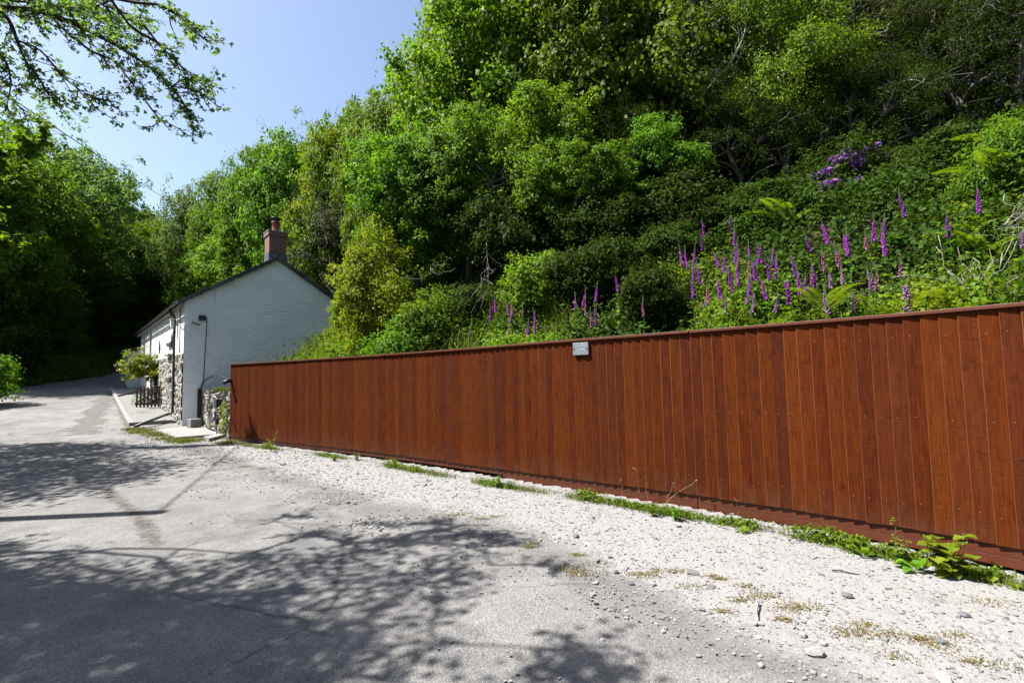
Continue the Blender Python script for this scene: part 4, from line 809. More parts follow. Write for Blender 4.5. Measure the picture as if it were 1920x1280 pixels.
tree_proto('ash', 26, 11, 4.0, 0.22, 36, 20, 36, 0.17, m_['leaf_pale'], m_['bark_dark'], 0.20, 0.27, 0.26, flat=0.55, gaps=0.3, kw=dict(droop=0.8, asp=0.26))  # pale leaf colour carries the bluish haze and sky sheen
tree_proto('birch', 27, 9, 2.7, 0.16, 26, 34, 62, 0.075, m_['leaf_bright'], m_['bark_birch'], 0.09, 0.36, 0.28, flat=0.7, gaps=0.25, twigs=12, kw=dict(droop=0.9))
tree_proto('lime', 28, 8, 2.4, 0.08, 18, 30, 40, 0.13, m_['leaf_lime'], m_['bark_dark'], 0.12, 0.42, 0.28, gaps=0.2)
tree_proto('twiggy', 29, 10, 3.0, 0.14, 22, 24, 30, 0.09, m_['leaf_olive'], m_['bark_dark'], 0.17, 0.40, 0.32, gaps=0.3, twigs=130, twig_mat=m_['bark_grey'])
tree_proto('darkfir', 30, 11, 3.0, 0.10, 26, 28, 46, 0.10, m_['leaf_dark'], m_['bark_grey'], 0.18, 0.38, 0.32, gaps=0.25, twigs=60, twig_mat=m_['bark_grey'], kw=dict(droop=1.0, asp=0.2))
tree_proto('hazel', 31, 4.4, 1.9, 0.04, 24, 24, 24, 0.115, m_['leaf_lime'], m_['bark_dark'], 0.06, 0.30, 0.22, gaps=0.3, stems=4)
tree_proto('shrub', 32, 2.6, 1.4, 0.02, 14, 24, 26, 0.10, m_['leaf_mid'], m_['bark_dark'], 0.04, 0.44, 0.20, gaps=0.15, stems=4)
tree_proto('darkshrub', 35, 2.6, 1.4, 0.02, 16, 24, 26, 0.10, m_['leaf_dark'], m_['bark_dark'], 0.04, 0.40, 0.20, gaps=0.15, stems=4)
tree_proto('roundbush', 33, 2.2, 1.1, 0.03, 16, 26, 26, 0.095, m_['leaf_bright'], m_['bark_dark'], 0.035, 0.40, 0.17, gaps=0.1, stems=4)
tree_proto('rhodo', 34, 3.0, 1.9, 0.02, 18, 24, 22, 0.14, m_['leaf_dark'], m_['bark_dark'], 0.05, 0.42, 0.24, gaps=0.1, stems=5, kw=dict(asp=0.2))

def plant_tree(key, px, depth, top_py, width_px, name, label, cat, group=None, rot=None, base_z=None):
    """stand a tree where the picture column px meets the ground at this distance, as tall as the photo shows"""
    tm, cm, H, Rc = PROTO[key]; g = at(px, 640, depth); z = G(g[0], g[1]) if base_z is None else base_z
    zt = at(px, top_py, depth)[2]; h = max(1.2, zt-z); r = width_px/F*depth/2
    if (h/H)/(r/Rc) < 0.62 and key in ('darkfir', 'twiggy', 'broad3', 'broad2'): key = 'shrub' if key in ('broad3', 'broad2') else 'darkshrub'; tm, cm, H, Rc = PROTO[key]      # a low spreading tree
    o = empty(name, (g[0], g[1], z-0.05), random.uniform(0, 6.28) if rot is None else rot, label, cat, group)
    sz = h/H; sx = r/Rc; o.scale = (sx, sx, sz)
    obj('trunk', tm, o); obj('crown', cm, o); return o
T = plant_tree
WG = 'trees on the wooded slope'
trees = [
 # key, px, depth, top, width, label
 ('broad1', 955, 15.8, -40, 350, 'tall bright green sycamore on the slope, its crown cut by the top of the photo'),
 ('broad1', 1150, 13.6, -150, 360, 'leafy sunlit tree right of the big sycamore on the slope'),
 ('broad3', 836, 18.0, 45, 165, 'bright tree at the upper edge of the wood where the skyline meets the top'),
 ('broad1', 712, 20.0, 175, 160, 'rounded green tree on the skyline left of the big sycamore'),
 ('broad3', 634, 24.0, 200, 170, 'yellow green tree on the skyline above the chimney'),
 ('lime', 612, 24.0, 250, 120, 'narrow lime green tree standing behind the cottage roof ridge'),
 ('broad2', 550, 29.0, 245, 180, 'mid green tree on the skyline left of the chimney'),
 ('oak', 475, 33.0, 290, 150, 'darker green oak on the skyline behind the cottage roof'),
 ('oak', 425, 37.0, 312, 140, 'broad dark oak beside the pale oak at the dip in the skyline'),
 ('paleoak', 362, 41.0, 336, 130, 'pale grey green oak at the lowest dip of the skyline'),
 ('broad2', 320, 46.0, 400, 150, 'small far tree low in the dip between the two woods'),
 ('broad3', 478, 34.0, 405, 190, 'bushy bright green tree just behind the cottage roof slope'),
 ('broad2', 400, 37.0, 470, 150, 'low green tree behind the far end of the cottage roof'),
 ('darkfir', 575, 25.5, 330, 150, 'dull grey green twiggy tree right behind the chimney'),
 ('twiggy', 645, 22.5, 330, 170, 'dark twiggy tree above the right hand slope of the cottage roof'),
 ('broad2', 785, 14.0, 225, 230, 'dense mid green tree in front of the wood between chimney and sycamore'),
 ('broad2', 880, 13.2, 200, 230, 'mid green tree with low branches below left of the big sycamore'),
 ('broad3', 1045, 12.4, 170, 230, 'leafy tree with low spreading branches below the big sycamore'),
 ('darkfir', 1200, 12.4, 200, 220, 'very dark tree in the shaded middle of the wood'),
 ('twiggy', 1330, 12.6, -120, 220, 'tree full of bare grey twigs left of the pale birch'),
 ('birch', 1500, 11.8, -130, 300, 'fine leaved pale green birch with a slim grey trunk'),
 ('birch', 1400, 14.5, -230, 260, 'taller birch standing behind the pale green one'),
 ('twiggy', 1660, 13.0, -330, 300, 'olive brown tree with bare branches right of the birch'),
 ('darkfir', 1800, 14.0, -360, 320, 'dark tree with straight trunk near the top right corner'),
 ('twiggy', 1900, 12.0, -380, 300, 'brownish twiggy tree at the right edge of the wood'),
 ('darkfir', 1570, 15.5, -300, 280, 'dark tree behind the birch reaching past the top of the photo'),
 ('broad2', 1280, 17.5, -160, 330, 'high tree in the back row above the bare twigs'),
 ('broad1', 1040, 19.0, -180, 340, 'sunlit tree in the back row above the big sycamore'),
 ('broad2', 880, 22.0, 0, 230, 'tree in the back row behind the upper skyline'),
 ('darkfir', 1720, 18.0, -260, 360, 'high dark tree in the back row behind the olive brown one'),
 ('darkfir', 1900, 18.0, -260, 380, 'high dark tree in the back row at the right edge'),
 ('broad2', 1440, 19.0, -240, 340, 'high leafy tree in the back row above the birch'),
 ('broad1', 912, 19.0, -80, 240, 'bright tree at the top of the photo where the sky ends'),
 ('broad2', 762, 24.0, 135, 140, 'tree on the steep skyline below the topmost trees'),
 ('broad1', 672, 28.0, 195, 150, 'tree on the skyline midway up the slope'),
 ('broad3', 588, 30.0, 228, 160, 'light green tree on the skyline right of the oak'),
 ('broad1', 512, 36.0, 268, 150, 'tree on the skyline just left of the chimney line'),
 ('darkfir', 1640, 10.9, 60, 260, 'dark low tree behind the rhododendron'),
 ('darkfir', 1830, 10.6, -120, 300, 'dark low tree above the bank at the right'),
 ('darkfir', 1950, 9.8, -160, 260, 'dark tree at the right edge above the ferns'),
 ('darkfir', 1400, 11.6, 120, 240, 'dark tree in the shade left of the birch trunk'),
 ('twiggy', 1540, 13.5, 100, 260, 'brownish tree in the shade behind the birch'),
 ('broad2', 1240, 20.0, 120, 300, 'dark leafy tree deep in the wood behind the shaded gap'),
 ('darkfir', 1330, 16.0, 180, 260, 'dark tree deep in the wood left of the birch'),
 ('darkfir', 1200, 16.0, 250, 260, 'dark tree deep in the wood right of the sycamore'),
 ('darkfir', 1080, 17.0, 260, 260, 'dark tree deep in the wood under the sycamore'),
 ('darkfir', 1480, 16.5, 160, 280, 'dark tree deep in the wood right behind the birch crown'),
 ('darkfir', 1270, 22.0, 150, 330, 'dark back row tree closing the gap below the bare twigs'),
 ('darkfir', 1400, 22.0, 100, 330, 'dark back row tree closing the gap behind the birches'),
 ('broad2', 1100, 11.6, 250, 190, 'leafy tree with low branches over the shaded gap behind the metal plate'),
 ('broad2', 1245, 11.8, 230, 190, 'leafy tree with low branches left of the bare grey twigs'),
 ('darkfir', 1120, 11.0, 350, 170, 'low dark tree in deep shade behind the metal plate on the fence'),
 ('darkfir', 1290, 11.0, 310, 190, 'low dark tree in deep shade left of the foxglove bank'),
 ('darkfir', 965, 12.0, 350, 180, 'low shaded tree behind the left hand foxgloves'),
 ('twiggy', 1760, 11.6, -140, 260, 'bare branched tree above the purple rhododendron'),
]
for k, px, d, tp, w, lab in trees: T(k, px, d, tp, w, 'broadleaf_tree' if k not in ('birch', 'darkfir') else ('birch_tree' if k == 'birch' else 'dark_tree'), lab, 'tree', WG)
# trees across the lane on the left
LG = 'trees along the left side of the lane'
left_trees = [
 ('ash', 118, 34.0, 200, 270, 'airy ash with tufted leaves against the sky on the left'),
 ('broad2', 195, 46.0, 345, 190, 'green tree on the left skyline just below the ash'),
 ('lime', 245, 48.0, 425, 140, 'yellow green sunlit tree in front of the left hand wood near the dip'),
 ('broad3', 318, 60.0, 470, 130, 'sunlit tree low above the far eave of the cottage'),
 ('broad1', 278, 58.0, 418, 150, 'bright green tree on the left skyline nearest the dip'),
 ('broad1', 180, 41.0, 400, 190, 'sunlit green tree below the ash on the left'),
 ('oak', -70, 25.0, 215, 330, 'dense tree at the left edge of the photo below the overhanging branches'),
 ('broad2', 20, 31.0, 330, 250, 'leafy tree between the ash and the left edge of the photo'),
 ('shrub', -50, 18.5, 640, 120, 'low bush with sunlit leaves at the left edge beside the lane'),
 ('broad2', 120, 36.0, 470, 190, 'dark low tree in deep shade left of the lane'),
 ('broad2', 195, 43.0, 490, 180, 'dark low tree in deep shade where the lane narrows'),
 ('broad3', 262, 60.0, 500, 170, 'dark tree closing the far end of the lane'),
 ('broad2', 335, 64.0, 440, 190, 'tree above the far bend of the lane behind the cottage eave'),
 ('broad3', 230, 52.0, 560, 150, 'dark low tree at the very end of the lane'),
 ('broad2', 40, 28.5, 500, 170, 'dark shaded tree low on the left bank'),
 ('broad3', 158, 39.0, 570, 130, 'dark shrubby tree at the edge of the shaded lane'),
 ('broad2', 84, 32.0, 560, 130, 'dark shrubby tree low between the lane and the left bank trees'),
 ('broad1', 125, 48.0, 300, 190, 'tree filling the gap behind the ash on the left'),
 ('darkfir', 285, 78.0, 470, 170, 'far dark tree closing the sky gap above the lane end'),
 ('darkfir', 215, 74.0, 470, 190, 'far dark tree behind the lane left of the last bend'),
 ('broad2', 140, 66.0, 460, 200, 'far dark tree deep behind the left hand wood'),
 ('broad2', 70, 58.0, 420, 220, 'far leafy tree deep behind the ash'),
 ('broad3', 20, 44.0, 470, 220, 'dark tree deep in the wood at the left edge'),
 ('broad3', 110, 50.0, 540, 170, 'dark low tree deep in the left hand wood'),
 ('broad3', 175, 56.0, 560, 150, 'dark low tree deep beside the shaded lane'),
 ('darkfir', 10, 24.5, 590, 120, 'dark low shrub tree behind the sunlit verge'),
]
for k, px, d, tp, w, lab in left_trees: T(k, px, d, tp, w, 'dark_tree' if k == 'darkfir' else 'broadleaf_tree', lab, 'tree', LG)
# shrubs on the near bank
T('hazel', 706, 11.6, 425, 165, 'hazel_bush', 'lime green hazel bush between the cottage gable and the fence', 'bush')
T('hazel', 652, 12.6, 520, 70, 'hazel_bush', 'lime green leafy sprays hanging over the right slope of the cottage roof', 'bush')
T('roundbush', 1010, 9.8, 465, 125, 'round_bush', 'round bright green bush right of the left foxglove clump', 'bush')
T('shrub', 800, 10.6, 545, 140, 'shrub', 'low green shrub behind the fence right of the hazel', 'bush')
T('shrub', 745, 10.3, 600, 130, 'shrub', 'small green shrub at the foot of the hazel', 'bush')
T('darkshrub', 890, 11.0, 540, 120, 'shrub', 'dark green shrub just left of the first foxgloves', 'bush')
T('darkshrub', 1225, 7.8, 535, 130, 'shrub', 'dark shaded shrub behind the fence right of the metal plate', 'bush')
T('shrub', 1915, 6.4, 320, 150, 'shrub', 'sunlit bramble shrub at the right edge high on the bank', 'bush')
T('darkshrub', 1810, 8.0, 290, 170, 'shrub', 'dark bushy shrub below the trees at the right', 'bush')
T('darkshrub', 1450, 9.6, 350, 170, 'shrub', 'dark green shrub at the foot of the pale birch', 'bush')
T('darkshrub', 1690, 9.5, 330, 150, 'shrub', 'shaded green shrub right of the purple rhododendron', 'bush')
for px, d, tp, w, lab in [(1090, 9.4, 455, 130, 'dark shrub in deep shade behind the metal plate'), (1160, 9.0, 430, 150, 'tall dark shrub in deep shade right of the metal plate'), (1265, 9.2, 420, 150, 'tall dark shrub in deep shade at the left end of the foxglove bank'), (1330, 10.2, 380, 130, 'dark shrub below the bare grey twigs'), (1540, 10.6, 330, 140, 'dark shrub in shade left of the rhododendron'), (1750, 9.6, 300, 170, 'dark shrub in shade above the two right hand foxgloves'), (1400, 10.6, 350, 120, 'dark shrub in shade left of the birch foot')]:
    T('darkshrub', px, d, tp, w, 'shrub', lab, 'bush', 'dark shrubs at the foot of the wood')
rho = T('rhodo', 1590, 9.9, 270, 190, 'rhododendron', 'dark rhododendron bush with purple flower heads below the bare branches', 'bush')
# rhododendron flower heads: round trusses of small florets
rng = np.random.default_rng(77)
tm = []
v = fib(34, rng, 0.2)*np.array([1, 1, 0.8]); Q = leaf_quads(rng, v*0.07, nrm(v), 0.075, up=0.0, rnd=0.5, outw=1.0, droop=0.0, asp=0.42); truss = fast_mesh('flower_head', Q, 4, M['rhododendron_flower'])
bpy.context.view_layer.update()
inv = rho.matrix_world.inverted()
for x, y in [(1588, 285), (1572, 303), (1600, 297), (1610, 305), (1580, 296), (1551, 322), (1545, 348), (1558, 346), (1603, 343), (1612, 339), (1634, 338), (1637, 277), (1667, 291), (1671, 324), (1684, 319), (1375, 262) if False else (1530, 330), (1625, 332), (1595, 290), (1565, 299), (1620, 292)]:
    q = at(x, y, 9.35+rng.uniform(-0.25, 0.25)); h = obj('flower_head', truss, rho); h.location = inv@Vector(q)
    s_ = rng.uniform(1.1, 1.7); h.scale = (s_/rho.scale[0], s_/rho.scale[1], s_/rho.scale[2])

# undergrowth: nobody could count it
lump = lambda x, y: np.sin(x*1.9+2*np.sin(y*1.1))+np.sin(y*2.3+1.5*np.sin(x*0.9))
def field(name, pts, hgt, crad, per, leaf, mat, seed, kw=None, rise=True):
    r = np.random.default_rng(seed); P = np.asarray(pts); n = len(P); z = ground(P[:, 0], P[:, 1])
    hv = np.clip(0.75+0.38*lump(P[:, 0]*1.4, P[:, 1]*1.4), 0.2, 1.6); c = np.column_stack([P, z+hgt*hv*r.uniform(0.15, 1.0, n)]); o = nrm(r.normal(size=(n, 3))*0.7+np.array([-0.3, -0.3, 0.5]))
    me = fast_mesh(name, clump_leaves(r, c, crad*r.uniform(0.7, 1.3, n), o, per, leaf, 0.6, **(kw or {})), 4, mat); return tag(obj(name, me), kind='stuff')
def scatter(n, x0, x1, y0, y1, cond, seed):
    r = np.random.default_rng(seed); out_ = []
    while sum(len(o) for o in out_) < n:
        q = np.column_stack([r.uniform(x0, x1, n*2), r.uniform(y0, y1, n*2)]); out_.append(q[cond(q[:, 0], q[:, 1])])
    return np.vstack(out_)[:n]
ng = lambda x, y: ~(((x-C0[0])*WD[0]+(y-C0[1])*WD[1] > -3.4) & ((x-C0[0])*GD[0]+(y-C0[1])*GD[1] < 5.6))
hb = lambda lo, hi: (lambda x, y: (hill_h(x, y) > lo) & (hill_h(x, y) < hi) & ng(x, y))
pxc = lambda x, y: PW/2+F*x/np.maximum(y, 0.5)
sun_ = lambda x, y: ((pxc(x, y) > 1325) & ((hill_h(x, y) < 2.1) | (pxc(x, y) > 1780))) | (pxc(x, y) < 1075)  # zone given bright leaves; elsewhere the leaf colour paints shade
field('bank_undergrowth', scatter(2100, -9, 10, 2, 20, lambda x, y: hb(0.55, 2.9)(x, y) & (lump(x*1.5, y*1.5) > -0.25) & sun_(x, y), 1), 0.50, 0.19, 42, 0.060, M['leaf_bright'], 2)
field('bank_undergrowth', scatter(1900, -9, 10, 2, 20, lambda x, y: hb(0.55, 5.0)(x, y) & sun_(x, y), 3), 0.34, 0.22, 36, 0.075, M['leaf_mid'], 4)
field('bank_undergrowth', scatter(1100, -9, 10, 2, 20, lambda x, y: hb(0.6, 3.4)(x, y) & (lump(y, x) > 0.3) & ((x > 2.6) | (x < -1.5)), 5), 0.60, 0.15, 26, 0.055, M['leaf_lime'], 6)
field('bank_undergrowth', scatter(4200, -9, 10, 2, 20, lambda x, y: hb(0.55, 6.5)(x, y) & ((hill_h(x, y) > 1.8) | ~sun_(x, y)), 44), 0.6, 0.24, 34, 0.075, M['leaf_dark'], 45)  # dark leaf colour stands in for shade outside the sunny zone
field('wood_undergrowth', scatter(5200, -26, 16, 2, 48, hb(4.5, 17), 7), 0.8, 0.36, 20, 0.15, M['leaf_dark'], 8)
field('wood_undergrowth', scatter(2600, -30, 20, 2, 56, hb(14, 30), 9), 1.2, 0.6, 16, 0.25, M['leaf_dark'], 10)
lb = lambda lo, hi: (lambda x, y: (left_h(x, y) > lo) & (left_h(x, y) < hi))
field('verge_undergrowth', scatter(2400, -42, -12, 13, 50, lb(0.15, 3.0), 11), 0.6, 0.26, 22, 0.11, M['leaf_mid'], 12)
field('verge_undergrowth', scatter(2600, -50, -14, 13, 60, lb(2.0, 14), 13), 1.6, 0.5, 20, 0.20, M['leaf_dark'], 14)

# grass
def grass(name, P, hgt, seed, mat, w=0.006, lean=0.5):
    r = np.random.default_rng(seed); n = len(P); z = ground(P[:, 0], P[:, 1])+0.015; b0 = np.column_stack([P, z]); a = r.uniform(0, 2*math.pi, n)
    h = (hgt*r.uniform(0.4, 1.2, n))[:, None]; d = np.column_stack([np.cos(a), np.sin(a), 0*a]); s_ = np.column_stack([-np.sin(a), np.cos(a), 0*a])*w; ln = (lean*r.uniform(0.2, 1.2, n))[:, None]
    mid = b0+d*h*ln*0.35+np.array([0, 0, 1])*h*0.6; tip = b0+d*h*ln+np.array([0, 0, 1])*h*(1-0.25*ln)
    Q = np.stack([b0-s_, b0+s_, mid+s_*0.8, mid-s_*0.8], 1); Q2 = np.stack([mid-s_*0.8, mid+s_*0.8, tip+s_*0.05, tip-s_*0.05], 1)
    return tag(obj(name, fast_mesh(name, np.vstack([Q, Q2]), 4, mat)), kind='stuff')
r = np.random.default_rng(15)
fpl = [(440, 832), (600, 852), (750, 876), (900, 903), (1050, 926), (1200, 950), (1350, 976), (1500, 1003), (1650, 1034), (1800, 1066), (1930, 1098)]
FP = np.array([hitz(*p, 0.02)[:2] for p in fpl]); FP = FP+nrm(-FP)*0.05; FPr, FPs = resample(catmull(FP), step=0.01)
def along(n, seed, centers, spread, off):
    r = np.random.default_rng(seed); c = np.array([np.interp(x, [p[0] for p in fpl], np.arange(len(fpl))) for x in centers]); ss = np.interp(c, np.arange(len(fpl)), np.r_[0, np.cumsum(np.linalg.norm(np.diff(FP, axis=0), axis=1))])
    s_ = r.choice(ss, n)+r.normal(0, spread, n); s_ = np.clip(s_, 0, FPs[-1]); i = np.clip((s_/0.01).astype(int), 1, len(FPr)-2); t_ = nrm(FPr[i+1]-FPr[i-1]); nn = np.column_stack([t_[:, 1], -t_[:, 0]])
    return FPr[i]+nn*(np.abs(r.normal(0, off, n))-0.03)[:, None]
grass('fence_foot_grass', along(8000, 16, [470, 500, 520, 610, 640, 740, 760, 790, 830, 920, 960, 1000, 1100, 1150, 1200, 1230, 1260, 1290, 1400, 1560, 1640, 1720, 1860], 0.17, 0.08), 0.085, 17, M['grass_blade'], 0.0022)
field('fence_foot_weeds', along(700, 18, [510, 620, 740, 780, 920, 950, 1110, 1170, 1200, 1240, 1260, 1300, 1390, 1530, 1600, 1640, 1700, 1750, 1850], 0.10, 0.06), 0.10, 0.045, 9, 0.032, M['leaf_bright'], 19)
# moss and small tufts in the gravel
mp_ = [(850, 966), (930, 968), (905, 972), (870, 962), (995, 1025), (1000, 1018), (1080, 1070), (1085, 1040), (1120, 1055), (1065, 1060), (1200, 1075), (1215, 1080), (1230, 1070), (1090, 1075), (1335, 1080), (1350, 1085), (1385, 1125), (1420, 1118), (1440, 1115), (1475, 1140), (1490, 1138), (1355, 1145), (1400, 1098), (1520, 1135), (1470, 1160), (1580, 1185), (1640, 1188), (1670, 1190), (1720, 1195), (1740, 1200), (1790, 1190), (1775, 1215), (1830, 1240), (1900, 1250), (1620, 1170), (1600, 1180), (1860, 1130), (1690, 1230), (1270, 1070), (1300, 1100), (380, 858), (420, 866), (460, 874), (490, 878), (360, 852), (330, 828)]
mc = np.array([hitz(*p, 0.02)[:2] for p in mp_]); rr2 = np.random.default_rng(20)
idx = rr2.integers(0, len(mc), 6500); grass('gravel_moss', mc[idx]+rr2.normal(size=(6500, 2))*np.array([0.055, 0.03])*rr2.uniform(0.5, 1.6, (len(mc), 1))[idx], 0.016, 21, M['moss'], 0.0035, 1.0)
ap = [(262, 812), (285, 815), (300, 818), (275, 808), (310, 824), (330, 828), (345, 830), (365, 828), (270, 775), (285, 770), (300, 768), (265, 778), (410, 822), (425, 832), (250, 806)]
ac = np.array([hit(*p)[:2] for p in ap]); idx = rr2.integers(0, len(ac), 4200); grass('apron_grass', ac[idx]+rr2.normal(size=(4200, 2))*0.16, 0.09, 22, M['grass_blade'], 0.006, 0.7)
vg = scatter(8000, -26, -15, 12.5, 23, lb(-0.05, 1.6), 23); grass('verge_grass', vg, 0.42, 24, M['grass_blade'], 0.010, 0.6)
vg = scatter(3500, -34, -18, 18, 40, lb(-0.12, 1.0), 25); grass('verge_grass', vg, 0.40, 26, M['grass_blade'], 0.012, 0.7)
bg_ = scatter(5200, -9, 10, 2, 20, lambda x, y: hb(0.6, 3.0)(x, y) & (lump(x*1.7, y*1.7) > -0.3) & sun_(x, y), 47); grass('bank_grass', bg_, 0.80, 48, M['bank_blade'], 0.008, 0.7)
wt = np.vstack([W1+(FE2-W1)*u for u in rr2.random(1400)])+rr2.normal(size=(1400, 2))*0.07; 
q_ = wt; zoff = 1.20
Pg = np.column_stack([wt+(-segn(W1, FE2))*0.10, np.full(1400, 1.2)])
r = np.random.default_rng(27); a = r.uniform(0, 6.28, 1400); h_ = (0.13*r.uniform(0.4, 1.2, 1400))[:, None]; d_ = np.column_stack([np.cos(a), np.sin(a), 0*a]); s_ = np.column_stack([-np.sin(a), np.cos(a), 0*a])*0.006
tag(obj('wall_top_grass', fast_mesh('wall_top_grass', np.stack([Pg-s_, Pg+s_, Pg+d_*h_*0.6+np.array([0, 0, 1])*h_+s_*.1, Pg+d_*h_*0.6+np.array([0, 0, 1])*h_-s_*.1], 1), 4, M['grass_blade'])), kind='stuff')
iv = np.column_stack([(W1+(FE2-W1)*0.80)[None]+r.normal(size=(60, 1))*0.12*nrm(FE2-W1)[None]+segn(W1, FE2)[None]*0.10, r.uniform(0.15, 0.95, 60)])
tag(obj('wall_ivy', fast_mesh('wall_ivy', clump_leaves(r, iv, np.full(60, 0.08), np.tile(np.array([*segn(W1, FE2), 0.3]), (60, 1)), 8, 0.045, 0.8), 4, M['leaf_lime'])), kind='stuff')

# ------------------------------------------------------------------ stones
def stone_mesh(rng, n):
    """n small angular pebbles as separate 8-corner solids, 6 quads each"""
    c = np.array([(i, j, k) for k in (-1, 1) for j in (-1, 1) for i in (-1, 1)], float)
    V = c[None]*rng.uniform(0.55, 1.0, (n, 8, 1))*np.stack([rng.uniform(0.8, 1.4, n), rng.uniform(0.6, 1.0, n), rng.uniform(0.35, 0.75, n)], 1)[:, None]+rng.normal(size=(n, 8, 3))*0.10
    a = rng.uniform(0, 6.28, n); ca, sa = np.cos(a)[:, None], np.sin(a)[:, None]; x = V[..., 0]*ca-V[..., 1]*sa; y = V[..., 0]*sa+V[..., 1]*ca; V[..., 0], V[..., 1] = x, y
    return V
FQ = np.array([(0, 2, 3, 1), (4, 5, 7, 6), (0, 1, 5, 4), (2, 6, 7, 3), (0, 4, 6, 2), (1, 3, 7, 5)])
def pebble_mat():
    t = NT('pebble'); g = t.n('ShaderNodeNewGeometry'); n = t.noise(t.coord(), 70, 3)
    c = t.ramp(g.outputs['Random Per Island'], [(0, (0.05, 0.053, 0.062)), (0.2, (0.085, 0.087, 0.095)), (0.4, (0.15, 0.148, 0.143)), (0.55, (0.16, 0.14, 0.115)), (0.75, (0.185, 0.182, 0.176)), (1, (0.24, 0.236, 0.228))])
    t.pbr(t.mix(t.math('MULTIPLY', n, 0.5), c, (0.20, 0.19, 0.175)), 0.88, 0.2); M['pebble'] = t.m
pebble_mat()
def pebbles(name, P, size, seed):
    r = np.random.default_rng(seed); n = len(P); V = stone_mesh(r, n)*(size*np.exp(r.normal(0, 0.42, n)))[:, None, None]
    V += np.column_stack([P, ground(P[:, 0], P[:, 1])+0.018+size*0.12])[:, None]
    me = bpy.data.meshes.new(name); Fc = (FQ[None]+8*np.arange(n)[:, None, None]).reshape(-1, 4); me.from_pydata(V.reshape(-1, 3).tolist(), [], Fc.tolist()); me.materials.append(M['pebble'])
    return tag(obj(name, me), kind='stuff')
gsel = lambda lo, hi: (lambda x, y: (hill_h(x, y) < -0.02) & (gd(x, y)+0.35*wob(x*4, y*4)+0.25*lump(x*2, y*2) < hi) & (gd(x, y) > lo) & (y > 1.5) & (x > -0.9*y-1) & (x < 1.1*y+0.3))
pebbles('gravel_stones', scatter(15000, -9, 6, 1.5, 14, gsel(-9, 0.15), 31), 0.006, 32)
pebbles('gravel_stones', scatter(1500, -9, 6, 1.5, 14, gsel(-9, 0.25), 33), 0.0105, 34)
pebbles('gravel_stones', scatter(1500, -9, 6, 1.5, 14, gsel(-0.3, 1.1), 35), 0.006, 36)
pebbles('forecourt_stones', np.array([fpt(a, b) for a, b in zip(np.random.default_rng(37).uniform(ks+0.1, 12, 3000), np.random.default_rng(38).uniform(0.05, off_k-0.1, 3000))]), 0.014, 39)
# bigger stones one can tell apart
def rock(seed, size, flatz=0.6):
    r = np.random.default_rng(seed); v = fib(40, r, 0.12); import bmesh
    bm = bmesh.new(); cuts_ = fib(9, r, 0.3); k = r.uniform(0.62, 0.9, 9)
    for p in v:
        s_ = min([1.0]+[kk/max(1e-6, p@c) for c, kk in zip(cuts_, k) if p@c > kk]); bm.verts.new(p*s_*size*np.array([1.2, 0.9, flatz]))
    bmesh.ops.convex_hull(bm, input=bm.verts); me = bpy.data.meshes.new('stone'); bm.to_mesh(me); bm.free(); me.materials.append(M['pale_rock']); return me
plain('pale_rock', (0.40, 0.385, 0.36), 0.85, 0.2, 0.3, 40, bump=0.004); plain('dark_rock', (0.16, 0.165, 0.175), 0.8, 0.25, 0.3, 40, bump=0.004)
rocks = [(1528, 1226, 0.045, 0, 'large pale stone on the lane edge below the dry stick'), (1770, 1278, 0.05, 0, 'pale flat stone at the bottom right edge of the gravel'), (1425, 1170, 0.024, 0, 'pale pebble lying just below the dry stick'), (1506, 1192, 0.028, 0, 'flattish pale stone on the gravel edge right of the stick'),
 (1425, 1196, 0.020, 0, 'small pale stone on asphalt directly below the stick'), (1545, 1208, 0.022, 0, 'small pale stone just right of the largest loose stone'), (1080, 1006, 0.035, 1, 'dark grey stone in the middle of the gravel'), (1590, 1118, 0.036, 1, 'dark blue grey stone in the gravel far below the dock plant'),
 (1155, 1073, 0.026, 1, 'dark stone at the lower edge of the gravel'), (1765, 1204, 0.026, 1, 'dark flat stone near the right end of the gravel'), (1745, 1070, 0.05, 0, 'big white stone at the foot of the yellow green weed'), (652, 942, 0.03, 1, 'dark stone on the dusty edge of the lane'), (1809, 1154, 0.03, 1, 'dark flat stone right of centre in the right hand gravel'),
 (1427, 1247, 0.018, 0, 'pale pebble on asphalt near the bottom of the photo'), (1183, 1094, 0.028, 1, 'dark stone beside a mossy patch of gravel'), (1224, 1096, 0.03, 0, 'pale angular stone beside the dark one near the moss')]
for i, (x, y, s_, dk, lab) in enumerate(rocks):
    p_ = hitz(x, y, 0.02); me = rock(100+i, s_); me.materials[0] = M['dark_rock'] if dk else M['pale_rock']
    o = obj('stone', me, None, (p_[0], p_[1], G(p_[0], p_[1])+0.018+s_*0.35)); o.rotation_euler = (0, 0, i*1.3); tag(o, lab, 'stone', 'loose stones on the gravel')
pa, pb = hitz(1416, 1170, 0.03), hitz(1416, 1130, 0.03); rs = np.random.default_rng(40)
k = MB(); k.tube(bend(pa, pb+np.array([0.01, 0, 0.02]), rs, 6, 0.05), np.linspace(0.011, 0.006, 6), 6); tag(k.build('stick', M['dead_wood'], None, True), 'short dry stick lying on the edge of the gravel', 'stick')
for (x0, y0, x1, y1), lab in [((1560, 1068, 1640, 1078), 'thin brown twig on the gravel near the dock plant'), ((1085, 992, 1150, 994), 'thin dark twig lying across the pale gravel')]:
    k = MB(); k.tube(bend(hitz(x0, y0, 0.03), hitz(x1, y1, 0.03), rs, 7, 0.12), np.linspace(0.006, 0.002, 7), 5); tag(k.build('twig', M['bark_dark'], None, True), lab, 'twig')

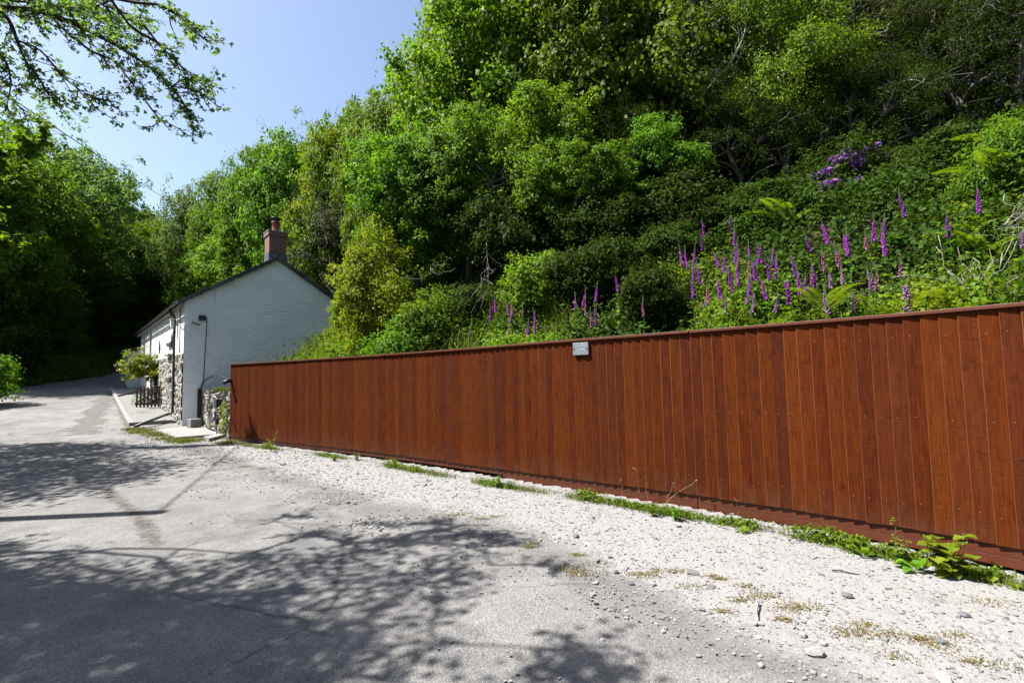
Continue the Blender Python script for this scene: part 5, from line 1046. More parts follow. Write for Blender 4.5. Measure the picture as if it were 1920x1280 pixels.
# ------------------------------------------------------------------ plants along the fence foot
def blade_leaf(b, base, d, L, w, arch, mi=0, n=6, stalk=0.0, fold=0.15):
    """a long leaf arching outwards: two rows of quads folded along the midrib"""
    d = np.asarray(d, float); d = d/np.linalg.norm(d); side = np.cross(d, (0, 0, 1)); side /= np.linalg.norm(side)+1e-9; V = []
    for i in range(n+1):
        u = i/n; ww = w*(0.06 if u < stalk else math.sin(math.pi*min(1, ((u-stalk)/(1-stalk))**0.8*0.94+0.06))**0.8)
        p = np.asarray(base)+d*L*u*(1-0.15*u)+np.array([0, 0, -arch*L*u*u]); V += [p-side*ww+np.array([0, 0, fold*ww]), p, p+side*ww+np.array([0, 0, fold*ww])]
    f = []
    for i in range(n): f += [(i*3, i*3+1, i*3+4, i*3+3), (i*3+1, i*3+2, i*3+5, i*3+4)]
    b.add(V, f, mi)
def dock_proto(seed, nl, L, w, mat):
    r = np.random.default_rng(seed); b = MB()
    for i in range(nl):
        a = i*2.4+r.normal(0, 0.3); el = r.uniform(0.5, 1.2); blade_leaf(b, (0, 0, 0.0), (math.cos(a)*math.cos(el), math.sin(a)*math.cos(el), math.sin(el)), L*r.uniform(0.6, 1.1), w*r.uniform(0.7, 1.1), r.uniform(0.15, 0.6), stalk=0.25)
    return b.mesh('leaves', mat)
def bushy_proto(seed, ns, H, leaf, mat, asp=0.55, spread=0.5):
    r = np.random.default_rng(seed); st = MB(); lf = MB()
    for i in range(ns):
        a = r.uniform(0, 6.28); tip = np.array([math.cos(a)*spread*H*r.uniform(0.2, 1), math.sin(a)*spread*H*r.uniform(0.2, 1), H*r.uniform(0.5, 1)]); P = bend((0, 0, 0), tip, r, 5, 0.1); st.tube(P, np.linspace(0.004, 0.002, 5), 4)
        for j in range(9):
            u = r.uniform(0.25, 1.0); p = np.array([np.interp(u, np.linspace(0, 1, 5), P[:, k]) for k in range(3)]); a2 = r.uniform(0, 6.28); e = r.uniform(-0.1, 0.7); blade_leaf(lf, p, (math.cos(a2)*math.cos(e), math.sin(a2)*math.cos(e), math.sin(e)), leaf*r.uniform(0.6, 1.2), leaf*asp*0.5*r.uniform(0.8, 1.2), 0.3, n=4, stalk=0.12)
    return st.mesh('stems', M['green_stem']), lf.mesh('leaves', mat)
dk1 = dock_proto(51, 9, 0.24, 0.035, M['leaf_bright']); dk2 = dock_proto(52, 6, 0.20, 0.03, M['leaf_lime'])
bu1 = bushy_proto(53, 9, 0.26, 0.085, M['leaf_lime'], 0.85, 0.8); bu2 = bushy_proto(54, 10, 0.22, 0.05, M['leaf_bright'], 0.6, 0.8); bu3 = bushy_proto(55, 5, 0.45, 0.06, M['leaf_lime'], 0.5, 0.35)
def weed(px, py, kind, sc, label, rot=0.0):
    q = hitz(px, py+7, 0.02); q = q+np.array([*(nrm(-q[:2])*0.12), 0]); o = empty('weed' if kind != 'dock' else 'dock_plant', (q[0], q[1], 0.012), rot, label, 'plant', 'weeds along the foot of the fence'); o.scale = (sc,)*3
    if kind == 'dock': obj('leaves', dk1 if sc > 0.9 else dk2, o)
    else:
        a, b_ = {'b1': bu1, 'b2': bu2, 'b3': bu3}[kind]; obj('stems', a, o); obj('leaves', b_, o)
    return o
weed(1790, 1062, 'b1', 1.15, 'yellow green broad leaved weed, the biggest plant against the fence', 0.4); weed(1760, 1052, 'b2', 1.0, 'small leaved weed just left of the yellow green one', 1.0)
weed(1620, 1028, 'dock', 1.0, 'dock plant with pointed leaves left of the weeds near the right end', 0.3); weed(1690, 1040, 'b3', 0.75, 'upright brownish stalked weed right of the dock plant', 1.2); weed(1715, 1052, 'dock', 1.05, 'trailing broad leaf at the foot of the fence between two weeds', 2.0)
weed(1860, 1076, 'dock', 0.8, 'small dock with grass beside it near the right edge', 2.5); weed(1905, 1086, 'dock', 0.6, 'tiny weed at the right edge of the photo', 0.8)
weed(1390, 984, 'dock', 0.85, 'small pale green dock below the middle right of the fence', 0.0); weed(1265, 962, 'b2', 0.8, 'low leafy weed under the seeding grasses', 0.7); weed(1225, 955, 'b2', 0.7, 'low leafy weed at the foot of the tall grass stalks', 1.9)
weed(930, 902, 'b2', 0.85, 'small leafy weed at the fence foot below the panel joint', 0.2); weed(958, 905, 'b2', 0.7, 'small weed right of the one below the panel joint', 2.2); weed(508, 838, 'b3', 1.0, 'yellow green upright weed near the left end of the fence', 0.9); weed(625, 855, 'b2', 0.7, 'small leafy weed below the left part of the fence', 1.4); weed(668, 853, 'b2', 0.75, 'round little weed below the left third of the fence', 0.1)
# seeding grass stalks
def stalk(px0, py0, px1, py1, label, seeds=True):
    a = hitz(px0, py0, 0.02); d = a[1]-0.02; b_ = at(px1, py1, d-0.03); r = np.random.default_rng(int(px0)); P = bend(a, b_, r, 9, 0.06, -0.10); k = MB(); k.tube(P, np.linspace(0.0022, 0.0012, 9), 4)
    o = empty('grass_stalk', a, 0, label, 'grass stalk', 'seeding grass stalks before the fence'); 
    k.v[0] -= a; k.build('stalk', M['dry_stem'], o); s = MB(); dv = nrm(P[-1]-P[-2])
    for i in range(10): blade_leaf(s, P[-1]-a-dv*0.006*i, dv+r.normal(size=3)*0.5, 0.02, 0.004, 0.1, n=2)
    s.build('seed_head', M['dry_stem'], o)
for a_ in [(1240, 958, 1308, 899, 'longest seeding grass stalk leaning right across the fence boards'), (1245, 958, 1262, 905, 'seeding grass stalk standing upright left of the longest one'), (1210, 952, 1187, 877, 'pale grass stalk with the highest seed head'), (1216, 952, 1209, 893, 'short grass stalk below the highest seed head'), (1165, 942, 1164, 898, 'single thin grass stalk standing left of the seeding clump'), (1318, 968, 1298, 910, 'grass stalk bending left at the right side of the seeding clump'), (1385, 980, 1378, 935, 'thin reddish grass stalk above the pale green dock'), (1810, 1068, 1812, 1010, 'tall green grass stalk against the boards near the right edge')]: stalk(*a_)

# ------------------------------------------------------------------ ferns
def fern_proto(seed, nf, L):
    r = np.random.default_rng(seed); b = MB()
    for i in range(nf):
        a = i*2*math.pi/nf+r.normal(0, 0.25); el = r.uniform(0.7, 1.15); d = np.array([math.cos(a)*math.cos(el), math.sin(a)*math.cos(el), math.sin(el)]); h = np.array([math.cos(a), math.sin(a), 0]); side = np.array([-math.sin(a), math.cos(a), 0]); ll = L*r.uniform(0.75, 1.1); n = 30
        for j in range(3, n):
            u = j/n; p = d*ll*u+h*ll*0.25*u*u-np.array([0, 0, 0.45*ll*u**2.4]); t_ = nrm(d+h*0.5*u-np.array([0, 0, 1.08*u**1.4])); w = ll*0.17*(math.sin(math.pi*(0.12+0.88*u))**0.7 if u > 0.1 else 0.2)
            for s_ in (-1, 1):
                e = p+side*s_*w+t_*w*0.45-np.array([0, 0, 0.12*w]); m = (p+e)/2; q = t_*ll*0.013
                b.add([p-q, m-q*1.2, e, m+q*1.2], [(0, 1, 2, 3)])
    return b.mesh('fronds', M['fern_green'])
fe1 = fern_proto(61, 9, 0.85); fe2 = fern_proto(62, 6, 0.9)
def fern(px, py, depth, sc, me, label, rot=0.0, lean=0.0):
    q = at(px, py, depth); q[2] = G(q[0], q[1]) if q[2] < G(q[0], q[1])+0.5 else q[2]-0.0; q[2] = max(q[2]-0.1, G(q[0], q[1])); o = empty('fern', q, rot, label, 'fern', 'ferns on the bank'); o.location.z += 0.22; o.scale = (sc*1.3,)*3; o.rotation_euler = (lean, 0, rot); obj('fronds', me, o)
fern(1725, 585, 5.1, 0.75, fe1, 'bright yellow green fern rising just above the fence top', 0.2); fern(1775, 585, 5.0, 0.55, fe2, 'small fern right of the bright one above the fence top', 1.0); fern(1545, 605, 5.6, 0.6, fe1, 'fern behind the fence below the pale foxgloves', 2.0); fern(1440, 605, 6.2, 0.6, fe2, 'fern behind the fence left of the pale foxgloves', 0.6)
fern(1480, 440, 8.6, 0.8, fe2, 'fern high on the bank beside the dense foxgloves', 1.5); fern(1890, 380, 6.4, 0.9, fe1, 'fern near the right edge high on the bank', 0.8); fern(1905, 330, 7.0, 0.9, fe1, 'topmost fern at the right edge of the bank', 2.2); fern(795, 600, 10.5, 0.5, fe1, 'fern in the hollow right of the hazel bush', 0.5); fern(1840, 470, 5.6, 0.6, fe2, 'fern beside the lone foxglove near the right edge', 1.1)

# ------------------------------------------------------------------ foxgloves
def foxglove_proto(seed, mat, H=1.0, spike=0.42, bells=44, fat=1.0, bare=0.0):
    """unit plant: stem of height H, spike of bells over its upper part, buds at the nodding tip, leaves below"""
    r = np.random.default_rng(seed); st = MB(); P = bend((0, 0, -0.1), (r.normal(0, 0.03), r.normal(0, 0.03), H), r, 8, 0.03); P[-1, 0] += 0.02; st.tube(P, np.linspace(0.007, 0.003, 8), 5)
    ip = lambda z: np.array([np.interp(z, P[:, 2], P[:, k]) for k in range(3)])
    fb = MB(); z0 = H*(1-spike)
    for i in range(bells):
        u = i/bells; z = z0+(H*0.93-z0)*u; a = i*2.4+r.normal(0, 0.4); sz = (0.0245*(1-u)**0.6+0.009)*fat; p = ip(z); d = np.array([math.cos(a), math.sin(a), -0.75-0.5*(1-u)]); d /= np.linalg.norm(d); x = np.cross(d, (0, 0, 1)); x /= np.linalg.norm(x); y = np.cross(x, d); V = []
        for t_, rr_ in ((0.1, 0.12), (0.45, 0.25), (0.85, 0.27), (1.0, 0.36)):
            V += [p+d*sz*t_+(x*math.cos(b)+y*math.sin(b))*sz*rr_ for b in np.arange(6)*math.pi/3]
        fb.add(V, [(k*6+j, k*6+(j+1) % 6, (k+1)*6+(j+1) % 6, (k+1)*6+j) for k in range(3) for j in range(6)])
    bd = MB()
    for i in range(12):
        z = H*(0.93+0.07*i/12); a = i*2.4; p = ip(z); bd.tube([p, p+np.array([math.cos(a)*0.012, math.sin(a)*0.012, 0.003])], [0.005, 0.003], 4)
    lf = MB()
    for i in range(13):
        z = z0*r.uniform(0.0, 0.9); a = i*2.4; e = r.uniform(0.1, 0.8); L = 0.26*(1-0.65*z/max(z0, 0.01)); blade_leaf(lf, ip(z), (math.cos(a)*math.cos(e), math.sin(a)*math.cos(e), math.sin(e)), L, L*0.17, 0.35, n=4)
    return st.mesh('stem', M['green_stem'], True), fb.mesh('flower_spike', mat, True), bd.mesh('bud_tip', M['leaf_pale']), lf.mesh('leaves', M['leaf_mid'])
FX = {'p': [foxglove_proto(70+i, M['foxglove_bell'], 1.0, sp_) for i, sp_ in enumerate((0.30, 0.36, 0.42))], 'l': [foxglove_proto(80+i, M['foxglove_pale'], 1.0, sp_, 40) for i, sp_ in enumerate((0.30, 0.36, 0.42))], 'k': [foxglove_proto(90, M['foxglove_pink'], 1.0, 0.26, 26)]*3, 'f': [foxglove_proto(95, M['foxglove_pale'], 1.0, 0.33, 60, 1.7)]*3}
fox = []
for x, a, b_, c in [(440,150,300,'p'),(635,110,290,'p'),(390,280,490,'p'),(220,430,640,'p'),(325,400,640,'p'),(345,420,540,'p'),(375,560,720,'p'),(402,540,690,'p'),(300,690,830,'p'),(398,840,1030,'l'),(665,400,560,'p'),(680,480,640,'p'),(712,440,530,'k'),(720,350,430,'p'),(710,590,700,'p'),(800,450,530,'p'),(805,540,620,'k'),(835,540,620,'p'),(650,660,750,'p'),(580,690,800,'p'),(520,720,830,'k'),(650,870,940,'p'),(865,840,1000,'l'),(870,640,740,'p'),(905,530,740,'p'),(925,540,660,'p'),(940,400,515,'p'),(995,500,640,'p'),(1030,480,630,'p'),(940,680,750,'l'),(815,750,830,'p'),(1075,690,790,'p'),(1075,830,970,'l'),(1130,390,565,'p'),(1132,590,700,'p'),(1205,700,775,'p'),(1270,700,790,'p'),(1305,480,660,'p'),(1375,610,740,'p'),(1437,690,770,'p'),(1400,840,1080,'l'),(1510,260,440,'p'),(1505,570,700,'p'),(1548,640,700,'k'),(1630,640,790,'l'),(1660,150,270,'p'),(1655,420,520,'k'),(1680,800,1070,'l'),(785,370,430,'p'),(770,230,300,'p'),(1005,350,430,'p')]: fox.append((1240+x/5.334, 380+a/5.334, 380+b_/5.334, c))
for x, a, b_, c in [(320,550,690,'p'),(300,690,780,'k'),(392,540,640,'p'),(412,630,700,'k'),(487,430,640,'p'),(568,410,560,'p'),(592,545,600,'k'),(630,450,690,'p'),(405,790,890,'l'),(585,780,900,'l'),(515,840,930,'k'),(792,490,600,'p'),(830,210,450,'p'),(738,760,815,'k'),(850,920,1060,'f'),(480,1000,1180,'l'),(1220,400,555,'p'),(1308,200,430,'p'),(1614,490,630,'l')]: fox.append((1500+x/4.267, 300+a/4.267, 300+b_/4.267, c))
for x, a, b_, c in [(165,790,870,'k'),(360,600,720,'p'),(482,520,640,'p'),(508,640,740,'p'),(532,560,650,'k'),(565,570,650,'p'),(582,500,540,'p'),(658,600,740,'k'),(742,740,880,'p'),(780,650,780,'p'),(815,680,780,'p'),(1130,510,660,'p'),(1180,460,630,'p'),(1242,560,630,'k'),(1340,420,520,'p'),(1380,570,700,'p'),(1465,460,590,'p'),(1495,310,450,'p'),(1335,650,720,'k'),(720,940,975,'p'),(430,760,840,'k'),(1765,540,600,'k')]: fox.append((840+x/4.8, 440+a/4.8, 440+b_/4.8, c))
fox.sort()
zones = [(0, 1062, 'before the round bright bush'), (1062, 1160, 'behind the metal plate'), (1160, 1330, 'at the shaded bank end'), (1330, 1400, 'in the left dense drift'), (1400, 1470, 'in the middle dense drift'), (1470, 1560, 'in the right dense drift'), (1560, 1630, 'left of the tallest one'), (1630, 1700, 'around the tallest one'), (1700, 1921, 'near the right edge')]
ordn = ['first', 'second', 'third', 'fourth', 'fifth', 'sixth', 'seventh', 'eighth', 'ninth', 'tenth', 'eleventh', 'twelfth', 'thirteenth', 'fourteenth', 'fifteenth', 'sixteenth', 'seventeenth', 'eighteenth']
cnt = {}; cname = {'p': 'purple', 'l': 'pale lilac', 'k': 'faded pink', 'f': 'stout pale lilac'}
rf = np.random.default_rng(9)
for x, y0, y1, c in fox:
    zn = [z for z in zones if z[0] <= x < z[1]][0]; key = (zn[2], c); cnt[key] = cnt.get(key, 0)+1
    spk = (y1-y0); want = rf.uniform(0.95, 1.25) if c != 'l' else rf.uniform(0.85, 1.1)
    ds = np.linspace(4.0, 14.0, 300); dr = ray(x, y0); Qf = _eye[None]+dr[None]*(ds/dr[1])[:, None]; hh = hill_h(Qf[:, 0], Qf[:, 1]); agf = Qf[:, 2]-ground(Qf[:, 0], Qf[:, 1]); okf = hh >= 0.30
    Qf, agf = Qf[okf], agf[okf]; low = np.nonzero(agf <= want)[0]; ii = int(low[0]) if len(low) else int(np.argmin(agf)); best = (Qf[ii], float(agf[ii]))
    q, ag = best; ag = max(ag, 0.55)
    ln = (spk/F*q[1])/ag; vi = 0 if ln < 0.33 else (1 if ln < 0.4 else 2)
    o = empty('foxglove', (q[0], q[1], q[2]-ag), rf.uniform(0, 6.28), f"{cname[c]} foxglove, {ordn[cnt[key]-1]} of that colour from the left {zn[2]}", 'foxglove', 'foxgloves on the bank')
    o.scale = (0.95, 0.95, ag); o.rotation_euler = (rf.normal(0, 0.07), rf.normal(0, 0.07), rf.uniform(0, 6.28))
    for nme, me in zip(('stem', 'flower_spike', 'bud_tip', 'leaves'), FX[c][vi]): obj(nme, me, o)
# broad leaved plant on the bank
def bank_plant(px, py, depth, sc, me, label):
    q = at(px, py, depth); o = empty('broad_leaved_plant', (q[0], q[1], max(q[2], G(q[0], q[1])+0.05)), 0.3, label, 'plant'); o.scale = (sc,)*3; obj('leaves', me, o)
bl = dock_proto(56, 11, 0.42, 0.085, M['leaf_mid'])
bank_plant(1815, 480, 5.9, 1.0, bl, 'broad leaved green plant low on the bank left of the lone foxglove'); bank_plant(1690, 460, 6.3, 0.9, bl, 'long leaved plant at the foot of the tallest foxglove')

# ------------------------------------------------------------------ climbing plant on the cottage front
cr = np.random.default_rng(65); q0 = at(272, 684, 20.6); cl = empty('climbing_plant', (q0[0], q0[1], G(q0[0], q0[1])), 0, 'yellow green climber with white flowers hanging over the gate by the cottage front', 'climbing plant')
zc_ = q0[2]-cl.location[2]
cen = np.column_stack([cr.normal(0, 0.40, 190), cr.normal(0, 0.35, 190), zc_+cr.normal(0, 0.22, 190)]); cen[:, 2] -= 0.25*np.abs(cen[:, 0])
fc = cen[cr.random(190) < 0.32]; fc = fc+nrm(fc-np.array([0, 0, zc_]))*0.16+np.array([0, 0, 0.06])
lq = clump_leaves(cr, cen, np.full(190, 0.13), nrm(cen-np.array([0, 0, zc_])), 30, 0.085, 0.7); fq = clump_leaves(cr, fc, np.full(len(fc), 0.05), nrm(fc-np.array([0, 0, zc_])), 6, 0.075, 0.8)
obj('foliage', fast_mesh('foliage', np.vstack([lq, fq]), 4, [M['leaf_lime'], M['white_flower']], [0]*len(lq)+[1]*len(fq)), cl)
k = MB(); w_ = fpt(5.2, 0.06); tgt = np.array([w_[0]-q0[0], w_[1]-q0[1], 0])
pb_ = at(297, 764, 20.0)-np.array(cl.location); 
for j in range(4): k.tube(bend((pb_[0]+0.05*j, pb_[1]+0.2+0.04*j, 0), (cr.normal(0, 0.2)+0.25, cr.normal(0, 0.2), zc_), cr, 7, 0.12), np.linspace(0.035, 0.012, 7), 6)
k.build('stem', M['bark_dark'], cl, True)
sc_ = hit(298, 757); field('gate_foot_ivy', np.array([sc_[:2]+cr.normal(size=2)*np.array([0.3, 0.35]) for _ in range(120)]), 0.35, 0.10, 14, 0.06, M['leaf_mid'], 66)

# ------------------------------------------------------------------ dead branches in the wood
def branches(name, polys, depth, label, mat, r0=0.03, side=3, seed=1):
    r = np.random.default_rng(seed); k = MB(); pts = []
    for pl_ in polys:
        P = catmull(np.array([at(x, y, depth+r.normal(0, 0.12)) for x, y in pl_]), 5); rad = np.linspace(r0, r0*0.25, len(P)); k.tube(P, rad, 6)
        for _ in range(side*2):
            i = r.integers(2, len(P)-1); v = nrm(nrm(P[i]-P[i-1])+r.normal(size=3)*0.7); L = r.uniform(0.25, 0.7); k.tube(bend(P[i], P[i]+v*L, r, 5, 0.2), np.linspace(rad[i]*0.5, 0.003, 5), 4)
        r0 *= 0.75
    return tag(k.build(name, mat, None, True), label, 'branch')
branches('dead_branch', [[(1650, 228), (1668, 190), (1684, 158), (1715, 148), (1740, 132)], [(1700, 150), (1745, 130), (1790, 112)], [(1684, 158), (1662, 150)]], 10.4, 'bare white dead branch hanging in front of the dark trees at upper right', M['dead_wood'], 0.030, 3, 2)
branches('dead_branch', [[(1745, 195), (1755, 165), (1752, 140), (1740, 132)], [(1755, 165), (1790, 172), (1800, 205)]], 10.7, 'forked pale dead branch right of the white one', M['dead_wood'], 0.022, 3, 3)
branches('dead_branch', [[(1625, 68), (1660, 60), (1668, 45), (1685, 30), (1680, 10)], [(1640, 66), (1690, 76), (1720, 90)]], 11.0, 'crooked grey dead branch near the top right', M['dead_wood'], 0.035, 4, 4)
branches('dead_branch', [[(1370, 120), (1395, 65), (1400, 15)], [(1330, 130), (1360, 130), (1385, 85)], [(1320, 175), (1350, 140), (1385, 115)]], 11.2, 'bare grey twiggy branch left of the birch near the top', M['dead_wood'], 0.024, 4, 5)
branches('dead_branch', [[(1880, 75), (1905, 72), (1930, 82)], [(1760, 115), (1830, 95), (1890, 70), (1920, 45)], [(1640, 205), (1780, 140), (1870, 95)]], 11.4, 'long thin pale branches slanting up to the top right corner', M['dead_wood'], 0.018, 3, 6)
branches('dead_branch', [[(930, 385), (925, 350), (905, 320), (880, 300)], [(925, 350), (960, 340)], [(895, 350), (940, 335), (985, 312)]], 12.0, 'thin grey dead branch in the shade below the sycamore', M['dead_wood'], 0.010, 3, 7)
branches('dead_branch', [[(915, 500), (917, 540), (932, 550)], [(912, 455), (915, 500)], [(885, 555), (915, 515)]], 9.2, 'thin pale branch hanging above the left foxgloves', M['dead_wood'], 0.007, 2, 8)
branches('dead_branch', [[(750, 520), (790, 522), (822, 498)]], 10.6, 'pale bare twig right of the hazel bush', M['dead_wood'], 0.006, 2, 9)
branches('bramble_stems', [[(1885, 420), (1905, 400), (1935, 405)], [(1870, 430), (1900, 425), (1935, 432)], [(1880, 440), (1915, 445), (1935, 470)]], 5.2, 'tangle of dry straw coloured bramble stems at the right edge', M['dead_wood'], 0.007, 6, 10)
branches('bramble_stems', [[(1790, 545), (1820, 530), (1850, 540)], [(1800, 560), (1825, 545), (1850, 555)], [(1825, 565), (1828, 530)]], 4.9, 'small tangle of dry stems just above the fence near the right', M['dead_wood'], 0.006, 6, 11)

# ------------------------------------------------------------------ trees standing beside the camera on the left: overhanging branches and their shade
def leaf5(rng, pos, out, size, **kw):
    """small lobed leaves: three kites fanned from one stalk"""
    n = len(pos); z = np.array([0, 0, 1.0]); N = nrm(0.7*z+0.3*out+0.55*rng.normal(size=(n, 3))); T_ = nrm(out*0.8+rng.normal(size=(n, 3))*0.6-z*0.45); T_ = nrm(T_-N*(T_*N).sum(1, keepdims=True)); B = np.cross(N, T_); L = (size*rng.uniform(0.6, 1.25, n))[:, None]; o_ = []
    for a, s_ in ((0, 1.0), (0.85, 0.72), (-0.85, 0.72)):
        t_ = T_*math.cos(a)+B*math.sin(a); b_ = np.cross(N, t_); l = L*s_; m = pos+t_*l*0.5+N*L*0.03*abs(a); o_.append(np.stack([pos, m+b_*l*0.24, pos+t_*l-N*l*0.12, m-b_*l*0.24], 1))
    return np.vstack(o_)
def in_frame(P):
    d = P-_eye; w = d@_fw; x = PW/2+F*(d@_rt)/w; y = PH/2-F*(d@_up)/w; return (w > 0.3) & (x > -25) & (x < PW+25) & (y > -25) & (y < PH+25)
def poly_in(poly, n, r):
    poly = np.array(poly, float); lo, hi = poly.min(0), poly.max(0); o_ = []
    while sum(len(a) for a in o_) < n:
        q = r.uniform(lo, hi, (n*2, 2)); ins = np.zeros(len(q), bool)
        for (x0, y0), (x1, y1) in zip(poly, np.roll(poly, -1, 0)):
            c = ((y0 > q[:, 1]) != (y1 > q[:, 1])) & (q[:, 0] < (x1-x0)*(q[:, 1]-y0)/(y1-y0+1e-9)+x0); ins ^= c
        o_.append(q[ins])
    return np.vstack(o_)[:n]
def ground_poly(px): return [tuple(hitz(x, y, 0.0)[:2]) for x, y in px]
def lifted(poly, n, h0, h1, r):
    g = poly_in(poly, n, r); h = r.uniform(h0, h1, n); t_ = h/sdir[2]; return np.column_stack([g, np.zeros(n)])+sdir[None]*t_[:, None]
def overhang_tree(name, base, label, limbs, cen, per, leaf, crad, branch_px, depth, seed, tr=0.16, bsz=0.075):
    r = np.random.default_rng(seed); b = MB(); z = G(*base); o = empty(name, (*base, z), 0, label, 'tree', 'trees overhanging the lane beside the camera'); org = np.array([*base, z])
    hub = org+np.array([0, 0, limbs]); P = bend(org-np.array([0, 0, 0.4]), hub, r, 7, 0.06); b.tube(P, np.linspace(tr*1.3, tr*0.8, 7), 9)
    nodes = []
    K = max(6, len(cen)//26); pick = cen[r.choice(len(cen), K, replace=False)]
    for c in pick: lp = bend(hub, c, r, 7, 0.10, -0.06); b.tube(lp, np.linspace(tr*0.26, 0.008, 7), 6, cap=False); nodes += list(lp[2:])
    nodes = np.array(nodes)
    for c in cen[::2]:
        i = int(np.argmin(((nodes-c)**2).sum(1))); b.tube(bend(nodes[i], c, r, 4, 0.12), np.linspace(0.012, 0.004, 4), 4, cap=False)
    out_ = nrm(cen-hub); Qs = [None]; rep = np.repeat(cen, per, 0); g = r.normal(size=rep.shape)*0.55*crad; g[:, 2] *= 0.6
    Qs = [leaf5(r, rep+g, nrm(np.repeat(out_, per, 0)+g), leaf)]
    for pl_, r0, dens in branch_px:
        P = catmull(np.array([at(x, y, depth+dz) for x, y, dz in pl_]), 8); rad = np.linspace(r0, 0.004, len(P)); b.tube(P, rad, 6); nn_ = nodes[int(np.argmin(((nodes-P[0])**2).sum(1)))]; b.tube(bend(nn_, P[0], r, 6, 0.12), np.linspace(max(r0*0.9, 0.008), r0*0.8, 6), 6); nodes = np.vstack([nodes, P])
        Lp = np.linalg.norm(np.diff(P, axis=0), axis=1).sum()
        for _ in range(int(dens*Lp*(1.2 if pl_[0][0]+pl_[-1][0] < 330 else 0.75))):
            i = r.integers(1, len(P)-1); v = nrm(nrm(P[i]-P[i-1])*1.0+r.normal(size=3)*0.65-np.array([0, 0, 0.15])); L = r.uniform(0.10, 0.42); tw = bend(P[i], P[i]+v*L, r, 5, 0.15, 0.05); b.tube(tw, np.linspace(0.006, 0.002, 5), 4, cap=False)
            m = int(L*50)+4; tt = r.uniform(0.15, 1.05, m); pp = np.stack([np.interp(tt, np.linspace(0, 1, 5), tw[:, k_]) for k_ in range(3)], 1)+r.normal(size=(m, 3))*0.022
            Qs.append(leaf5(r, pp, nrm(v+r.normal(size=(m, 3))*0.7), bsz))
    me = b.mesh('trunk', M['bark_dark'], True); t_ = obj('trunk', me, o); cr_ = obj('crown', fast_mesh('crown', np.vstack(Qs), 4, M['leaf_pale'] if seed == 91 else M['leaf_bright']), o)
    for q in (t_, cr_): q.matrix_parent_inverse = Matrix.Translation(-Vector(org))
    return o
r = np.random.default_rng(90)
dense = ground_poly([(-500, 1050), (0, 1075), (200, 1105), (420, 1125), (520, 1150), (575, 1190), (560, 1290), (520, 1500), (-700, 1500)])
thin_ = ground_poly([(-300, 1015), (20, 1025), (230, 1045), (330, 1050), (480, 1048), (600, 1032), (720, 1032), (850, 1042), (885, 1075), (890, 1105), (840, 1130), (880, 1165), (810, 1210), (815, 1290), (600, 1400), (500, 1120), (200, 1090), (-300, 1060)])
blob = ground_poly([(1035, 1180), (1075, 1215), (1130, 1240), (1170, 1300), (1200, 1420), (1000, 1420), (1030, 1290), (1050, 1230)])
cen = np.vstack([lifted(dense, 640, 5.0, 8.5, r), lifted(thin_, 105, 4.6, 7.0, r), lifted(blob, 22, 5.0, 5.6, r)]); cen = cen[~in_frame(cen)]
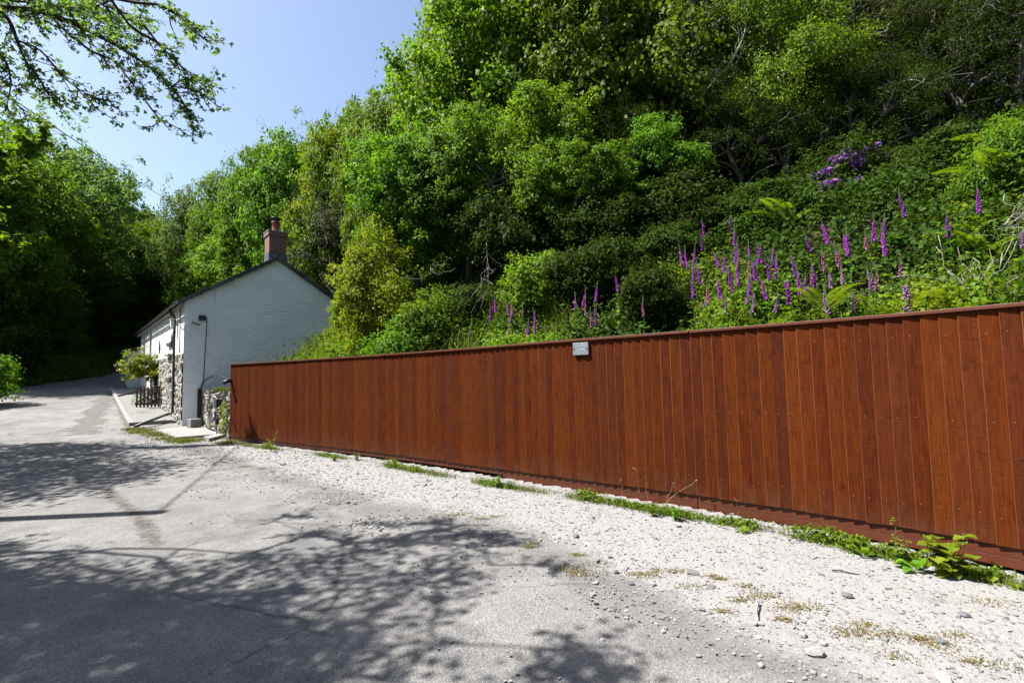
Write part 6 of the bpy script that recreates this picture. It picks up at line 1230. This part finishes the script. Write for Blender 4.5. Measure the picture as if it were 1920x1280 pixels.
br = [([(-140, -70, 0.2), (-20, 5, 0), (60, 18, 0), (115, 35, 0), (160, 55, 0.1), (205, 78, 0.1), (245, 102, 0.1), (285, 130, 0.2), (322, 162, 0.2), (345, 195, 0.2), (362, 230, 0.2)], 0.030, 17), ([(110, -60, 0.3), (180, 0, 0.2), (225, 20, 0.1), (265, 45, 0), (300, 85, 0), (335, 120, 0), (362, 142, 0.1)], 0.020, 20), ([(205, -5, -0.6), (255, 5, -0.6), (300, 10, -0.6), (330, 25, -0.6), (360, 50, -0.7), (382, 75, -0.7)], 0.014, 16), ([(95, 30, 0.2), (125, 60, 0.2), (170, 95, 0.2), (215, 115, 0.3), (235, 140, 0.3), (265, 178, 0.3), (285, 205, 0.3), (310, 235, 0.3)], 0.016, 17), ([(322, 162, 0.2), (360, 168, 0.1), (390, 185, 0.1), (408, 200, 0.1)], 0.007, 16), ([(322, 162, 0.2), (345, 150, 0.2), (375, 152, 0.2), (405, 163, 0.2)], 0.007, 15), ([(-60, -20, -0.3), (10, 30, -0.2), (35, 85, -0.1), (50, 118, 0), (75, 150, 0), (95, 185, 0.1)], 0.020, 20), ([(30, 75, -0.2), (75, 95, -0.2), (120, 145, -0.1), (160, 175, -0.1), (185, 180, 0)], 0.010, 18), ([(0, 0, 0.5), (60, 5, 0.5), (130, 12, 0.5), (190, 30, 0.5), (240, 60, 0.4)], 0.014, 22), ([(-60, 60, 0.3), (0, 100, 0.3), (20, 150, 0.3), (10, 210, 0.3)], 0.014, 18), ([(40, 20, 0.1), (90, 10, 0), (150, 15, -0.1), (200, 5, -0.2), (240, -20, -0.2)], 0.012, 20), ([(-40, 150, 0.8), (20, 185, 0.9), (50, 215, 0.9), (70, 225, 0.9)], 0.010, 18)]
overhang_tree('hawthorn_tree', (-9.7, 4.4), 'hawthorn whose thin leafy branches hang into the upper left corner', 4.4, cen, 38, 0.075, 0.25, br, 4.4, 91, 0.16, 0.042)
sh2 = ground_poly([(-420, 850), (0, 838), (150, 830), (285, 832), (240, 848), (330, 872), (362, 880), (300, 895), (215, 918), (120, 935), (0, 946), (-420, 955)])
cen2 = lifted(sh2, 700, 5.0, 8.5, r); cen2 = cen2[~in_frame(cen2)]
print('cen', len(cen), 'cen2', len(cen2))
overhang_tree('roadside_tree', (-15.5, 10.2), 'roadside tree whose leafy twigs enter at the left edge below the hawthorn', 4.2, cen2, 26, 0.13, 0.40, [([(-160, 250, 0), (-40, 290, 0), (20, 285, 0), (60, 265, 0.2), (80, 240, 0.2)], 0.03, 9), ([(-160, 430, 0), (-30, 450, 0), (30, 455, 0), (70, 450, 0)], 0.02, 10), ([(-100, 300, 0), (0, 320, 0), (40, 350, 0)], 0.02, 10)], 11.0, 92, 0.2, 0.14)

# unseen trees added left of and behind the camera to shut off sky
for x_, y_, h_, r_, lab in ((-13.5, -2.0, 10.0, 3.6, 'unseen tall tree added behind the camera on the left to block sky'), (-17.5, 5.0, 9.0, 3.2, 'unseen tree added left of the hawthorn to block sky')):
    tm_, cm_, H_, R_ = PROTO['broad2']; o = empty('broadleaf_tree', (x_, y_, G(x_, y_)-0.05), 1.0, lab, 'tree', 'trees overhanging the lane beside the camera'); o.scale = (r_/R_, r_/R_, h_/H_); obj('trunk', tm_, o); obj('crown', cm_, o)
